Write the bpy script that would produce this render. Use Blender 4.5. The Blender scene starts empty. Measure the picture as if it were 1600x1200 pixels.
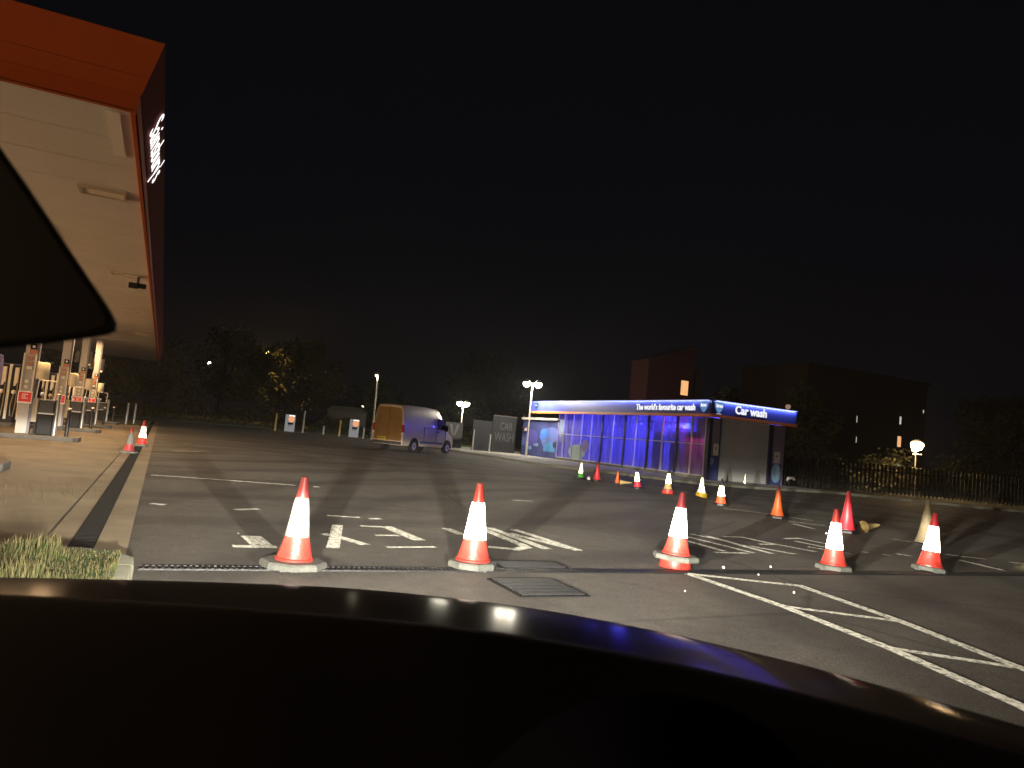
import bpy, bmesh, math, random
from mathutils import Vector, Matrix
random.seed(7)
PI=math.pi
sc=bpy.context.scene
COL=sc.collection
# ------------------------------------------------------------------ camera
# site frame: +X runs along the row of cones and the drain, +Y along the canopy edge and the car-wash glazing
EYE=1.25; HEAD=math.radians(25.3); FPX=1140.
roll=math.atan(.094); pitch=math.atan(85*math.cos(roll)/FPX)
cs,sn=math.cos(HEAD),math.sin(HEAD)
fw=Vector((sn*math.cos(pitch),cs*math.cos(pitch),math.sin(pitch)))
up0=Vector((-sn*math.sin(pitch),-cs*math.sin(pitch),math.cos(pitch)))
rt0=Vector((cs,-sn,0))
rt=math.cos(roll)*rt0+math.sin(roll)*up0
up=-math.sin(roll)*rt0+math.cos(roll)*up0
cam=bpy.data.cameras.new('camera'); co=bpy.data.objects.new('camera',cam); COL.objects.link(co)
co.matrix_world=Matrix(((rt.x,up.x,-fw.x,0),(rt.y,up.y,-fw.y,0),(rt.z,up.z,-fw.z,EYE),(0,0,0,1)))
cam.sensor_width=36; cam.lens=36*FPX/1600; cam.clip_start=.05; cam.clip_end=1500
cam.dof.use_dof=True; cam.dof.focus_distance=16; cam.dof.aperture_fstop=7.5
sc.camera=co
# ------------------------------------------------------------------ world: a black night sky
w=bpy.data.worlds.new('World'); sc.world=w; w.use_nodes=True
nt=w.node_tree; bgn=nt.nodes['Background']
sky=nt.nodes.new('ShaderNodeTexSky'); sky.sky_type='NISHITA'; sky.sun_disc=False
sky.sun_elevation=math.radians(4); sky.sun_rotation=math.radians(200)
mx=nt.nodes.new('ShaderNodeMix'); mx.data_type='RGBA'; mx.inputs[0].default_value=.93
mx.inputs[7].default_value=(1.5,1.5,2.3,1)
nt.links.new(sky.outputs[0],mx.inputs[6]); nt.links.new(mx.outputs[2],bgn.inputs[0])
bgn.inputs[1].default_value=.0014
sc.view_settings.view_transform='Standard'; sc.view_settings.look='None'
sc.view_settings.exposure=0; sc.view_settings.gamma=1; sc.view_settings.use_curve_mapping=False
sc.render.engine='CYCLES'; sc.cycles.use_denoising=True
sc.cycles.max_bounces=6; sc.cycles.diffuse_bounces=3; sc.cycles.glossy_bounces=3; sc.cycles.transparent_max_bounces=12
sc.cycles.sample_clamp_indirect=4; sc.cycles.caustics_reflective=False; sc.cycles.caustics_refractive=False

def ray_pt(px,py,d):
    """point at real distance d (metres, along the view axis) behind a photograph pixel; used for the near, traced shapes"""
    return Vector((0,0,EYE))+d*(fw+rt*((px-800)/FPX)+up*((600-py)/FPX))
# ------------------------------------------------------------------ materials
MC={}
def mat(name,col,rough=.6,metal=0,noise=0,nscale=8,bump=0,bscale=60,emit=None,es=1,spec=.5,dark=None,coat=0):
    if name in MC: return MC[name]
    m=bpy.data.materials.new(name); m.use_nodes=True; n=m.node_tree; b=n.nodes['Principled BSDF']
    b.inputs['Base Color'].default_value=(*col,1); b.inputs['Roughness'].default_value=rough
    b.inputs['Metallic'].default_value=metal; b.inputs['Specular IOR Level'].default_value=spec
    if coat: b.inputs['Coat Weight'].default_value=coat; b.inputs['Coat Roughness'].default_value=.05
    tc=n.nodes.new('ShaderNodeTexCoord')
    if noise:
        t=n.nodes.new('ShaderNodeTexNoise'); t.inputs['Scale'].default_value=nscale; t.inputs['Detail'].default_value=8; t.inputs['Roughness'].default_value=.65
        n.links.new(tc.outputs['Object'],t.inputs['Vector'])
        r=n.nodes.new('ShaderNodeValToRGB'); r.color_ramp.elements[0].position=.3; r.color_ramp.elements[1].position=.7
        d=dark or tuple(c*(1-noise) for c in col)
        r.color_ramp.elements[0].color=(*d,1); r.color_ramp.elements[1].color=(*col,1)
        n.links.new(t.outputs['Fac'],r.inputs['Fac']); n.links.new(r.outputs['Color'],b.inputs['Base Color'])
    if bump:
        t=n.nodes.new('ShaderNodeTexNoise'); t.inputs['Scale'].default_value=bscale; t.inputs['Detail'].default_value=4
        n.links.new(tc.outputs['Object'],t.inputs['Vector'])
        bp=n.nodes.new('ShaderNodeBump'); bp.inputs['Strength'].default_value=bump; bp.inputs['Distance'].default_value=.02
        n.links.new(t.outputs['Fac'],bp.inputs['Height']); n.links.new(bp.outputs['Normal'],b.inputs['Normal'])
    if emit:
        b.inputs['Emission Color'].default_value=(*emit,1); b.inputs['Emission Strength'].default_value=es
    MC[name]=m; return m
def retro(name,col,gain=.3,rough=.42):
    """retroreflective sheeting: micro-prisms send light back the way it came, so the lobe is centred on the incoming direction"""
    m=bpy.data.materials.new(name); m.use_nodes=True; n=m.node_tree; n.nodes.remove(n.nodes['Principled BSDF'])
    g=n.nodes.new('ShaderNodeNewGeometry'); gl=n.nodes.new('ShaderNodeBsdfGlossy'); gl.inputs['Roughness'].default_value=rough
    n.links.new(g.outputs['Incoming'],gl.inputs['Normal']); gl.inputs['Color'].default_value=(*col,1)
    d=n.nodes.new('ShaderNodeBsdfDiffuse')
    tc=n.nodes.new('ShaderNodeTexCoord'); t=n.nodes.new('ShaderNodeTexNoise'); t.inputs['Scale'].default_value=14; t.inputs['Detail'].default_value=8
    n.links.new(tc.outputs['Object'],t.inputs['Vector']); r=n.nodes.new('ShaderNodeValToRGB')
    r.color_ramp.elements[0].position=.34; r.color_ramp.elements[0].color=(col[0]*.45,col[1]*.45,col[2]*.42,1)
    r.color_ramp.elements[1].position=.55; r.color_ramp.elements[1].color=(col[0]*.8,col[1]*.8,col[2]*.8,1)
    n.links.new(t.outputs['Fac'],r.inputs['Fac']); n.links.new(r.outputs['Color'],d.inputs['Color'])
    mi=n.nodes.new('ShaderNodeMixShader'); mi.inputs[0].default_value=gain
    n.links.new(d.outputs[0],mi.inputs[1]); n.links.new(gl.outputs[0],mi.inputs[2]); n.links.new(mi.outputs[0],n.nodes['Material Output'].inputs['Surface'])
    return m
def glow(name,col,s):
    m=bpy.data.materials.new(name); m.use_nodes=True; n=m.node_tree; n.nodes.remove(n.nodes['Principled BSDF'])
    e=n.nodes.new('ShaderNodeEmission'); e.inputs[0].default_value=(*col,1); e.inputs[1].default_value=s
    n.links.new(e.outputs[0],n.nodes['Material Output'].inputs['Surface']); return m
def asphalt():
    m=bpy.data.materials.new('asphalt'); m.use_nodes=True; n=m.node_tree; L=n.links.new; b=n.nodes['Principled BSDF']
    b.inputs['Roughness'].default_value=.75; b.inputs['Specular IOR Level'].default_value=.3
    b.inputs['Diffuse Roughness'].default_value=1
    tc=n.nodes.new('ShaderNodeTexCoord')
    def noise(sc_,det=6,vec=None,ro=.6,dist=0):
        t=n.nodes.new('ShaderNodeTexNoise'); t.inputs['Scale'].default_value=sc_; t.inputs['Detail'].default_value=det; t.inputs['Roughness'].default_value=ro; t.inputs['Distortion'].default_value=dist
        L(vec or tc.outputs['Object'],t.inputs['Vector']); return t.outputs['Fac']
    def ramp(f,p0,c0,p1,c1):
        r=n.nodes.new('ShaderNodeValToRGB'); r.color_ramp.elements[0].position=p0; r.color_ramp.elements[1].position=p1
        r.color_ramp.elements[0].color=(*c0,1); r.color_ramp.elements[1].color=(*c1,1); L(f,r.inputs['Fac']); return r.outputs['Color']
    def mul(a,c):
        x=n.nodes.new('ShaderNodeMix'); x.data_type='RGBA'; x.blend_type='MULTIPLY'; x.inputs[0].default_value=1
        L(a,x.inputs[6]); L(c,x.inputs[7]); return x.outputs[2]
    base=mul(ramp(noise(150,3),.35,(.06,.055,.047),.66,(.32,.295,.26)),mul(ramp(noise(38,4,ro=.8),.36,(.5,.5,.5),.60,(1,1,1)),ramp(noise(1.1,9,ro=.75),.30,(.55,.54,.53),.42,(1,1,1))))          # aggregate
    patch=ramp(noise(.35,5,dist=.6),.3,(.62,.61,.62),.65,(1,1,1))
    fine=ramp(noise(5,8,ro=.7),.3,(.72,.71,.70),.62,(1,1,1))
    # tyre sweeps: rings about two turning centres
    out=mul(mul(base,patch),fine)
    for cx,cy,k in ((-1,24,.7),(16,2,.8)):
        mp=n.nodes.new('ShaderNodeMapping'); mp.inputs['Location'].default_value=(-cx,-cy,0); L(tc.outputs['Object'],mp.inputs['Vector'])
        wv=n.nodes.new('ShaderNodeTexWave'); wv.wave_type='RINGS'; wv.rings_direction='Z'; wv.inputs['Scale'].default_value=.17*k; wv.inputs['Distortion'].default_value=5; wv.inputs['Detail'].default_value=3; wv.inputs['Detail Scale'].default_value=.25
        L(mp.outputs[0],wv.inputs['Vector']); out=mul(out,ramp(wv.outputs['Fac'],.0,(.70,.69,.70),.28,(1,1,1)))
    # cracks
    vo=n.nodes.new('ShaderNodeTexVoronoi'); vo.feature='DISTANCE_TO_EDGE'; vo.inputs['Scale'].default_value=.16; L(tc.outputs['Object'],vo.inputs['Vector'])
    out=mul(out,ramp(vo.outputs['Distance'],.0,(.6,.6,.6),.006,(1,1,1)))
    L(out,b.inputs['Base Color'])
    bp=n.nodes.new('ShaderNodeBump'); bp.inputs['Strength'].default_value=1; bp.inputs['Distance'].default_value=.035; L(noise(90,4,ro=.75),bp.inputs['Height']); L(bp.outputs['Normal'],b.inputs['Normal'])
    return m
def concrete(name,a,c,bumpd=.008):
    m=bpy.data.materials.new(name); m.use_nodes=True; n=m.node_tree; L=n.links.new; b=n.nodes['Principled BSDF']
    b.inputs['Roughness'].default_value=.8; b.inputs['Diffuse Roughness'].default_value=1; b.inputs['Specular IOR Level'].default_value=.3
    tc=n.nodes.new('ShaderNodeTexCoord')
    t=n.nodes.new('ShaderNodeTexNoise'); t.inputs['Scale'].default_value=.9; t.inputs['Detail'].default_value=10; t.inputs['Roughness'].default_value=.7; L(tc.outputs['Object'],t.inputs['Vector'])
    r=n.nodes.new('ShaderNodeValToRGB'); r.color_ramp.elements[0].position=.3; r.color_ramp.elements[1].position=.68
    r.color_ramp.elements[0].color=(*a,1); r.color_ramp.elements[1].color=(*c,1); L(t.outputs['Fac'],r.inputs['Fac']); L(r.outputs['Color'],b.inputs['Base Color'])
    t2=n.nodes.new('ShaderNodeTexNoise'); t2.inputs['Scale'].default_value=110; t2.inputs['Detail'].default_value=3; L(tc.outputs['Object'],t2.inputs['Vector'])
    bp=n.nodes.new('ShaderNodeBump'); bp.inputs['Strength'].default_value=.8; bp.inputs['Distance'].default_value=bumpd; L(t2.outputs['Fac'],bp.inputs['Height']); L(bp.outputs['Normal'],b.inputs['Normal'])
    return m
def paint_mat():
    m=bpy.data.materials.new('worn_road_paint'); m.use_nodes=True; n=m.node_tree; L=n.links.new; b=n.nodes['Principled BSDF']
    b.inputs['Base Color'].default_value=(.55,.55,.49,1); b.inputs['Roughness'].default_value=.8; b.inputs['Diffuse Roughness'].default_value=1
    tc=n.nodes.new('ShaderNodeTexCoord'); t=n.nodes.new('ShaderNodeTexNoise'); t.inputs['Scale'].default_value=22; t.inputs['Detail'].default_value=8; t.inputs['Roughness'].default_value=.8; L(tc.outputs['Object'],t.inputs['Vector'])
    r=n.nodes.new('ShaderNodeValToRGB'); r.color_ramp.elements[0].position=.38; r.color_ramp.elements[1].position=.54; L(t.outputs['Fac'],r.inputs['Fac'])
    tr=n.nodes.new('ShaderNodeBsdfTransparent'); mi=n.nodes.new('ShaderNodeMixShader'); L(r.outputs['Color'],mi.inputs[0]); L(tr.outputs[0],mi.inputs[1]); L(b.outputs[0],mi.inputs[2]); L(mi.outputs[0],n.nodes['Material Output'].inputs['Surface'])
    t2=n.nodes.new('ShaderNodeTexNoise'); t2.inputs['Scale'].default_value=120; L(tc.outputs['Object'],t2.inputs['Vector'])
    bp=n.nodes.new('ShaderNodeBump'); bp.inputs['Strength'].default_value=1; bp.inputs['Distance'].default_value=.01; L(t2.outputs['Fac'],bp.inputs['Height']); L(bp.outputs['Normal'],b.inputs['Normal'])
    return m
def glass_mat(name,tint,refl=.1,haze=None,ha=0):
    m=bpy.data.materials.new(name); m.use_nodes=True; n=m.node_tree; L=n.links.new; n.nodes.remove(n.nodes['Principled BSDF'])
    tr=n.nodes.new('ShaderNodeBsdfTransparent'); tr.inputs[0].default_value=(*tint,1)
    gl=n.nodes.new('ShaderNodeBsdfGlossy'); gl.inputs['Roughness'].default_value=.05
    mi=n.nodes.new('ShaderNodeMixShader'); mi.inputs[0].default_value=refl; L(tr.outputs[0],mi.inputs[1]); L(gl.outputs[0],mi.inputs[2]); o=mi
    if haze:
        d=n.nodes.new('ShaderNodeBsdfDiffuse'); d.inputs[0].default_value=(*haze,1)
        tl=n.nodes.new('ShaderNodeBsdfTranslucent'); tl.inputs[0].default_value=(*haze,1)
        ad=n.nodes.new('ShaderNodeMixShader'); L(d.outputs[0],ad.inputs[1]); L(tl.outputs[0],ad.inputs[2])
        m2=n.nodes.new('ShaderNodeMixShader')
        tc=n.nodes.new('ShaderNodeTexCoord'); mp=n.nodes.new('ShaderNodeMapping'); mp.inputs['Scale'].default_value=(1,1.2,.3); L(tc.outputs['Object'],mp.inputs['Vector'])
        t=n.nodes.new('ShaderNodeTexNoise'); t.inputs['Scale'].default_value=2.2; t.inputs['Detail'].default_value=6; L(mp.outputs[0],t.inputs['Vector'])
        mm=n.nodes.new('ShaderNodeMapRange'); mm.inputs[1].default_value=.3; mm.inputs[2].default_value=.7; mm.inputs[3].default_value=ha*.3; mm.inputs[4].default_value=ha; L(t.outputs['Fac'],mm.inputs[0]); L(mm.outputs[0],m2.inputs[0])
        L(mi.outputs[0],m2.inputs[1]); L(ad.outputs[0],m2.inputs[2]); o=m2
    L(o.outputs[0],n.nodes['Material Output'].inputs['Surface']); return m
# ------------------------------------------------------------------ mesh helpers
class MB:
    def __init__(s): s.v=[]; s.f=[]
    def add(s,v,f):
        o=len(s.v); s.v+= [tuple(p) for p in v]; s.f+=[tuple(i+o for i in q) for q in f]; return s
    def box(s,x0,x1,y0,y1,z0,z1):
        return s.add([(x0,y0,z0),(x1,y0,z0),(x1,y1,z0),(x0,y1,z0),(x0,y0,z1),(x1,y0,z1),(x1,y1,z1),(x0,y1,z1)],
            [(0,3,2,1),(4,5,6,7),(0,1,5,4),(1,2,6,5),(2,3,7,6),(3,0,4,7)])
    def tube(s,pts,r,n=8,cap=True):
        pts=[Vector(p) for p in pts]; rs=r if isinstance(r,(list,tuple)) else [r]*len(pts); V=[];Fc=[]
        for i,p in enumerate(pts):
            d=(pts[min(i+1,len(pts)-1)]-pts[max(i-1,0)]).normalized()
            a=d.cross(Vector((0,0,1)) if abs(d.z)<.9 else Vector((0,1,0))).normalized(); b=d.cross(a)
            for k in range(n):
                t=2*PI*k/n; V.append(p+rs[i]*(a*math.cos(t)+b*math.sin(t)))
        for i in range(len(pts)-1):
            for k in range(n): Fc.append((i*n+k,i*n+(k+1)%n,(i+1)*n+(k+1)%n,(i+1)*n+k))
        if cap: Fc.append(tuple(range(n))[::-1]); Fc.append(tuple((len(pts)-1)*n+k for k in range(n)))
        return s.add(V,Fc)
    def lathe(s,prof,n=24,c=(0,0,0),tilt=None,sq=0):
        V=[];Fc=[]
        for r,z in prof:
            for k in range(n):
                t=2*PI*k/n; p=Vector((r*math.cos(t),r*math.sin(t),z))
                if tilt: p=tilt@p
                V.append(Vector(c)+p)
        for i in range(len(prof)-1):
            for k in range(n): Fc.append((i*n+k,i*n+(k+1)%n,(i+1)*n+(k+1)%n,(i+1)*n+k))
        Fc.append(tuple(range(n))[::-1]); Fc.append(tuple((len(prof)-1)*n+k for k in range(n)))
        return s.add(V,Fc)
    def prism(s,poly,axis,a,b):
        """extrude a 2D polygon along axis ('x','y','z') from a to b"""
        def P(u,v,t): return {'x':(t,u,v),'y':(u,t,v),'z':(u,v,t)}[axis]
        n=len(poly); V=[P(u,v,a) for u,v in poly]+[P(u,v,b) for u,v in poly]
        Fc=[tuple(range(n)),tuple(range(2*n-1,n-1,-1))]+[(i,i+n,(i+1)%n+n,(i+1)%n) for i in range(n)]
        return s.add(V,Fc)
    def build(s,name,m,parent=None,smooth=False,bevel=0,loc=None):
        me=bpy.data.meshes.new(name); me.from_pydata(s.v,[],s.f); me.validate()
        bm=bmesh.new(); bm.from_mesh(me); bmesh.ops.recalc_face_normals(bm,faces=bm.faces); bm.to_mesh(me); bm.free()
        me.materials.append(m); o=bpy.data.objects.new(name,me); COL.objects.link(o)
        if parent: o.parent=parent
        if loc: o.location=loc
        if smooth:
            for p in me.polygons: p.use_smooth=True
            try: me.set_sharp_from_angle(angle=math.radians(35))
            except Exception: pass
        if bevel:
            b=o.modifiers.new('bevel','BEVEL'); b.width=bevel; b.segments=2; b.limit_method='ANGLE'
        return o
def box(name,m,parent,x0,x1,y0,y1,z0,z1,bevel=0): return MB().box(x0,x1,y0,y1,z0,z1).build(name,m,parent,bevel=bevel)
def thing(name,label,cat,loc=(0,0,0),rotz=0,group=None):
    o=bpy.data.objects.new(name,None); COL.objects.link(o); o.location=loc; o.rotation_euler=(0,0,rotz); o.empty_display_size=.2
    o['label']=label; o['category']=cat
    if group: o['group']=group
    return o
def tag(o,label,cat,group=None):
    o['label']=label; o['category']=cat
    if group: o['group']=group
    return o
def struct(o): o['kind']='structure'; return o
def stuff(o): o['kind']='stuff'; return o
def copy_tree(o,parent=None):
    c=o.copy(); COL.objects.link(c)
    if parent: c.parent=parent
    for ch in list(o.children): copy_tree(ch,c)
    return c
def text(name,body,m,parent,loc,rot,size,depth=.02,offset=0,shear=0,sx=1,align='CENTER'):
    cu=bpy.data.curves.new(name,'FONT'); cu.body=body; cu.size=size; cu.extrude=depth; cu.offset=offset; cu.shear=shear; cu.align_x=align; cu.align_y='CENTER'; cu.resolution_u=3
    t=bpy.data.objects.new('tmp',cu); COL.objects.link(t); dg=bpy.context.evaluated_depsgraph_get()
    me=bpy.data.meshes.new_from_object(t.evaluated_get(dg)); bpy.data.objects.remove(t)
    me.materials.clear(); me.materials.append(m); o=bpy.data.objects.new(name,me); COL.objects.link(o); o.parent=parent
    o.location=loc; o.rotation_euler=rot; o.scale=(sx,1,1); return o
def lamp(name,kind,loc,power,col,parent=None,radius=.08,rot=None,size=None,**kw):
    l=bpy.data.lights.new(name,kind); l.energy=power; l.color=col
    if kind!='AREA': l.shadow_soft_size=radius
    else:
        l.shape='RECTANGLE'; l.size,l.size_y=size
    for k,v in kw.items(): setattr(l,k,v)
    o=bpy.data.objects.new(name,l); COL.objects.link(o); o.location=loc
    if rot: o.rotation_euler=rot
    if parent: o.parent=parent
    return o
# shared materials
ASPH=asphalt(); CONC=concrete('forecourt_concrete',(.085,.068,.045),(.17,.137,.095)); KERB=concrete('kerb_concrete',(.05,.05,.038),(.13,.128,.10))
PAINT=paint_mat()
SOIL=mat('dark_soil',(.05,.05,.035),.95,noise=.5,nscale=3,bump=1,bscale=20)
BLACK=mat('black_plastic',(.010,.010,.011),.6,spec=.2)
RUBBER=mat('grey_rubber',(.10,.105,.095),.8,noise=.5,nscale=12,bump=.4,bscale=40)
STEEL=mat('galvanised_steel',(.36,.35,.33),.42,metal=.6,noise=.25,nscale=5)
DSTEEL=mat('dark_iron',(.035,.035,.038),.45,metal=.7,noise=.4,nscale=20,bump=.3,bscale=60)
CREAM=mat('cream_plastic',(.62,.56,.40),.5)
NAVY=mat('navy_panel',(.045,.04,.13),.4,noise=.2,nscale=1)
WHITE=mat('white_paint',(.72,.71,.68),.5)
GREYP=mat('grey_paint',(.34,.33,.31),.5,noise=.15,nscale=3)
# ================================================================== the setting
g=MB(); g.add([(-700,-60,0),(700,-60,0),(700,900,0),(-700,900,0)],[(0,1,2,3)]); struct(g.build('ground',ASPH))
# concrete forecourt slabs left of the joint, laid 4 mm proud; the last two metres by the joint are separate bays
def sheet(name,m,x0,x1,y0,y1,z): return struct(MB().add([(x0,y0,z),(x1,y0,z),(x1,y1,z),(x0,y1,z)],[(0,1,2,3)]).build(name,m))
sheet('concrete_forecourt',CONC,-60,-.80,6.35,62,.005)
sheet('concrete_forecourt',CONC,-.775,-.58,6.35,62,.005)
sheet('concrete_forecourt',CONC,-.38,-.13,6.35,62,.005)
# slot drain between the bays: many thin bars in a black channel
CH=mat('drain_black',(.006,.006,.006),.95,spec=.03)
sheet('drain_channel',CH,-.58,-.38,6.35,62,.0045)
d=MB(); y=6.4
while y<52: d.box(-.57,-.39,y,y+.035,.005,.012); y+=.075 if y<20 else .15
fd=d.build('drain_grating',mat('grating_black',(.018,.017,.016),.95,spec=.05)); struct(fd)
sheet('drain_channel',CH,-.02,14,6.23,6.36,.0045)
d=MB(); x=0
while x<14: d.box(x,x+.022,6.235,6.355,.005,.014); x+=.045
d.box(-.02,14,6.215,6.233,0,.012); d.box(-.02,14,6.357,6.372,0,.012)
struct(d.build('drain_grating',DSTEEL))
# grass verge with kerb nose, left foreground
struct(MB().prism([(-40,1.5),(-.23,1.5),(-.23,5.7),(-.36,6.02),(-.8,6.3),(-40,6.55)],'z',-.1,.13).build('grass_verge',SOIL))
for i in range(12):
    x1=-.78-i*.92; struct(MB().box(x1-.9,x1,6.30,6.42,-.05,.12).build('kerb_stone',KERB,bevel=.015))
struct(MB().prism([(-.78,6.42),(-.78,6.30),(-.48,6.22),(-.30,6.05),(-.22,5.75),(-.05,5.75),(-.06,6.05),(-.2,6.3),(-.42,6.41)][::-1],'z',-.05,.13).build('kerb_stone',KERB,bevel=.015))
struct(MB().box(-.22,-.06,4.75,5.74,-.05,.13).build('kerb_stone',KERB,bevel=.015))
GRASS=mat('grass_blades',(.045,.065,.018),.9,noise=.6,nscale=9,spec=.1); GRASS2=mat('dry_grass',(.12,.105,.05),.9,noise=.5,nscale=9,spec=.1)
def grass(name,m,area,n,h,lean=.5):
    v=[];f=[]
    for i in range(n):
        x,y,hh=area(); hh=h*random.uniform(.45,1.2)*hh; a=random.uniform(0,2*PI); wd=random.uniform(.0012,.003); lx=math.cos(a)*hh*random.uniform(0,lean); ly=math.sin(a)*hh*random.uniform(0,lean)
        px,py=-math.sin(a)*wd,math.cos(a)*wd; o=len(v); z=area.z
        v+=[(x-px,y-py,z),(x+px,y+py,z),(x+lx*.4+px*.8,y+ly*.4+py*.8,z+hh*.6),(x+lx*.4-px*.8,y+ly*.4-py*.8,z+hh*.6),(x+lx,y+ly,z+hh*.95)]
        f+=[(o,o+1,o+2,o+3),(o+3,o+2,o+4)]
    return stuff(MB().add(v,f).build(name,m))
class A1:
    z=.125
    def __call__(s):
        x=-.15-abs(random.gauss(0,1))*1.3 if random.random()<.6 else random.uniform(-4,-.4); y=random.uniform(4.2,6.24)
        k=.55+.9*max(0,math.sin(x*5+1.7)*math.sin(y*7))
        if x>-.55: k*=.5
        return x,y,k
grass('grass',GRASS,A1(),30000,.085); grass('dry_grass',GRASS2,A1(),16000,.12)
class A2:
    z=0
    def __call__(s):
        return random.gauss(-1.35,.35),random.gauss(11.2,.7),1
grass('weeds',GRASS2,A2(),110,.09,.8)
class A3:
    z=0
    def __call__(s): return random.gauss(11.95,.12),random.gauss(6.55,.08),1
grass('weeds',GRASS2,A3(),260,.11)
# kerbed islands / verges on the far side
PAVE=concrete('paving',(.16,.15,.13),(.30,.29,.26))
struct(MB().prism([(20.2,28.6),(21.6,25.6),(24.3,25.2),(30.6,26.2),(30.6,60),(18.1,60),(18.0,33)],'z',-.1,.10).build('pavement',PAVE))
def kerb_run(pts,wd=.14,h=.115,step=1.8):
    for a,b in zip(pts,pts[1:]):
        a,b=Vector((*a,0)),Vector((*b,0)); L=(b-a).length; n=max(1,int(L/step)); dr=(b-a).normalized(); nr=Vector((-dr.y,dr.x,0))*wd/2
        for i in range(n):
            p=a+dr*(L*i/n+.008); q=a+dr*(L*(i+1)/n-.008)
            struct(MB().prism([((p-nr).x,(p-nr).y),((q-nr).x,(q-nr).y),((q+nr).x,(q+nr).y),((p+nr).x,(p+nr).y)],'z',-.05,h).build('kerb_stone',KERB,bevel=.02))
kerb_run([(18.0,58),(17.9,33),(20.1,28.5),(21.5,25.5),(24.3,25.1),(30.6,26.1)])
struct(MB().prism([(30.7,30),(30.7,26.1),(33.4,23.3),(60,10),(80,10),(80,30)],'z',-.1,.09).build('grass_verge',mat('far_verge',(.10,.10,.055),.95,noise=.4,nscale=1,bump=1,bscale=15)))
kerb_run([(30.7,26.0),(33.4,23.2),(47,16.3)],h=.12)
struct(MB().prism([(-45,72),(14,72),(27,66),(60,66),(60,140),(-45,140)],'z',-.1,.10).build('grass_verge',mat('far_grass',(.045,.055,.025),.95,noise=.4,nscale=1)))
# ---- painted markings: each traced stroke is a flat ribbon 4 mm above the asphalt
RIB=[0]
def ribbon(strokes,name='road_marking',z=.0045):
    b=MB(); z+=.0003*RIB[0]; RIB[0]+=1
    for st in strokes:
        wd=st[0]; P=[Vector((x,y,0)) for x,y in st[1:]]
        for i in range(len(P)-1):
            d=(P[i+1]-P[i]).normalized(); nn=Vector((-d.y,d.x,0))*wd/2
            p,q=P[i]-d*(wd*.4 if i else 0),P[i+1]
            zz=z+.0001*(len(b.f)%3)
            b.add([(v.x,v.y,zz) for v in (p-nn,q-nn,q+nn,p+nn)],[(0,1,2,3)])
    return struct(b.build(name,PAINT))
ribbon([(0.13, (1.0, 10.06), (1.3, 10.26)), (0.1, (0.85, 8.11), (0.87, 8.11))])
ribbon([(0.13, (0.74, 7.33), (1.14, 7.34)), (0.2, (0.97, 7.96), (1.01, 7.43))])
ribbon([(0.1, (2.13, 9.84), (2.56, 9.77)), (0.12, (2.65, 9.68), (2.83, 9.72))])
ribbon([(0.12, (1.76, 8.25), (1.92, 7.99), (2.07, 7.57)), (0.13, (2.08, 8.97), (1.68, 7.34))])
ribbon([(0.1, (2.36, 8.95), (2.67, 8.94)), (0.16, (2.69, 9.0), (2.72, 8.69), (2.79, 7.95)), (0.09, (2.35, 8.24), (2.64, 8.27))])
ribbon([(0.08, (2.26, 7.44), (2.83, 7.53))])
ribbon([(0.13, (3.5, 9.01), (3.52, 8.49)), (0.13, (4.05, 9.12), (4.02, 7.82), (3.99, 7.64), (3.78, 7.49), (3.49, 7.62))])
ribbon([(0.13, (4.21, 9.21), (4.21, 8.51), (4.22, 7.54))])
ribbon([(0.13, (4.29, 8.73), (4.62, 7.5)), (0.13, (4.54, 9.11), (4.59, 8.32), (4.62, 7.5))])
ribbon([(0.09, (7.44, 9.05), (7.46, 8.25), (7.46, 7.6)), (0.09, (7.78, 9.3), (7.91, 8.76)), (0.1, (7.08, 8.58), (7.03, 7.7)), (0.09, (6.77, 7.58), (7.34, 7.59))])
ribbon([(0.1, (7.96, 9.14), (7.79, 7.58)), (0.09, (8.29, 9.13), (8.69, 9.13), (8.71, 8.64), (8.91, 7.84)), (0.08, (7.84, 8.41), (7.77, 7.58))])
ribbon([(0.09, (8.36, 8.42), (8.81, 8.48)), (0.1, (7.98, 8.21), (8.21, 7.57))])
ribbon([(0.09, (9.63, 9.15), (10.07, 9.22), (10.1, 8.71)), (0.09, (9.6, 8.89), (9.62, 8.29)), (0.08, (9.25, 8.31), (9.52, 7.74))])
ribbon([(0.1, (12.88, 14.22), (13.61, 13.36)), (0.1, (14.14, 16.35), (14.48, 16.18))])
ribbon([(0.1, (13.6, 12.91), (13.84, 12.33)), (0.1, (12.65, 11.93), (13.17, 11.38)), (0.1, (12.31, 11.47), (12.07, 10.7))])
ribbon([(0.1, (11.96, 7.9), (12.4, 7.51)), (0.1, (12.65, 7.28), (13.13, 6.94))])
ribbon([(0.1, (11.52, 7.37), (11.27, 6.57))])
ribbon([(0.1, (10.66, 7.84), (10.75, 7.63)), (0.1, (10.03, 7.95), (10.05, 7.86)), (0.1, (10.24, 7.75), (10.25, 7.64))])
ribbon([(0.12, (-0.04, 14.46), (1.05, 14.31), (2.39, 14.02)), (0.12, (2.71, 13.96), (2.81, 13.89))])
ribbon([(0.12, (0.01, 10.3), (0.17, 10.23))])
ribbon([(0.12, (0.39, 22.69), (1.14, 23.37)), (0.12, (0.79, 27.99), (1.08, 28.02))])
ribbon([(0.15, (13.63, 31.66), (14.61, 31.78)), (0.15, (6.58, 13.4), (7.03, 13.36)), (0.12, (12.92, 9.59), (13.08, 9.1))])
ribbon([(0.11, (5.16, 6.17), (5.09, 4.82), (4.88, 3.6), (4.57, 2.52), (4.38, 2.11))])
ribbon([(0.11, (5.16, 6.17), (6.15, 5.59), (5.88, 4.29), (5.49, 3.04), (5.33, 2.51))])
ribbon([(0.09, (5.08, 4.8), (5.83, 4.25))])
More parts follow.
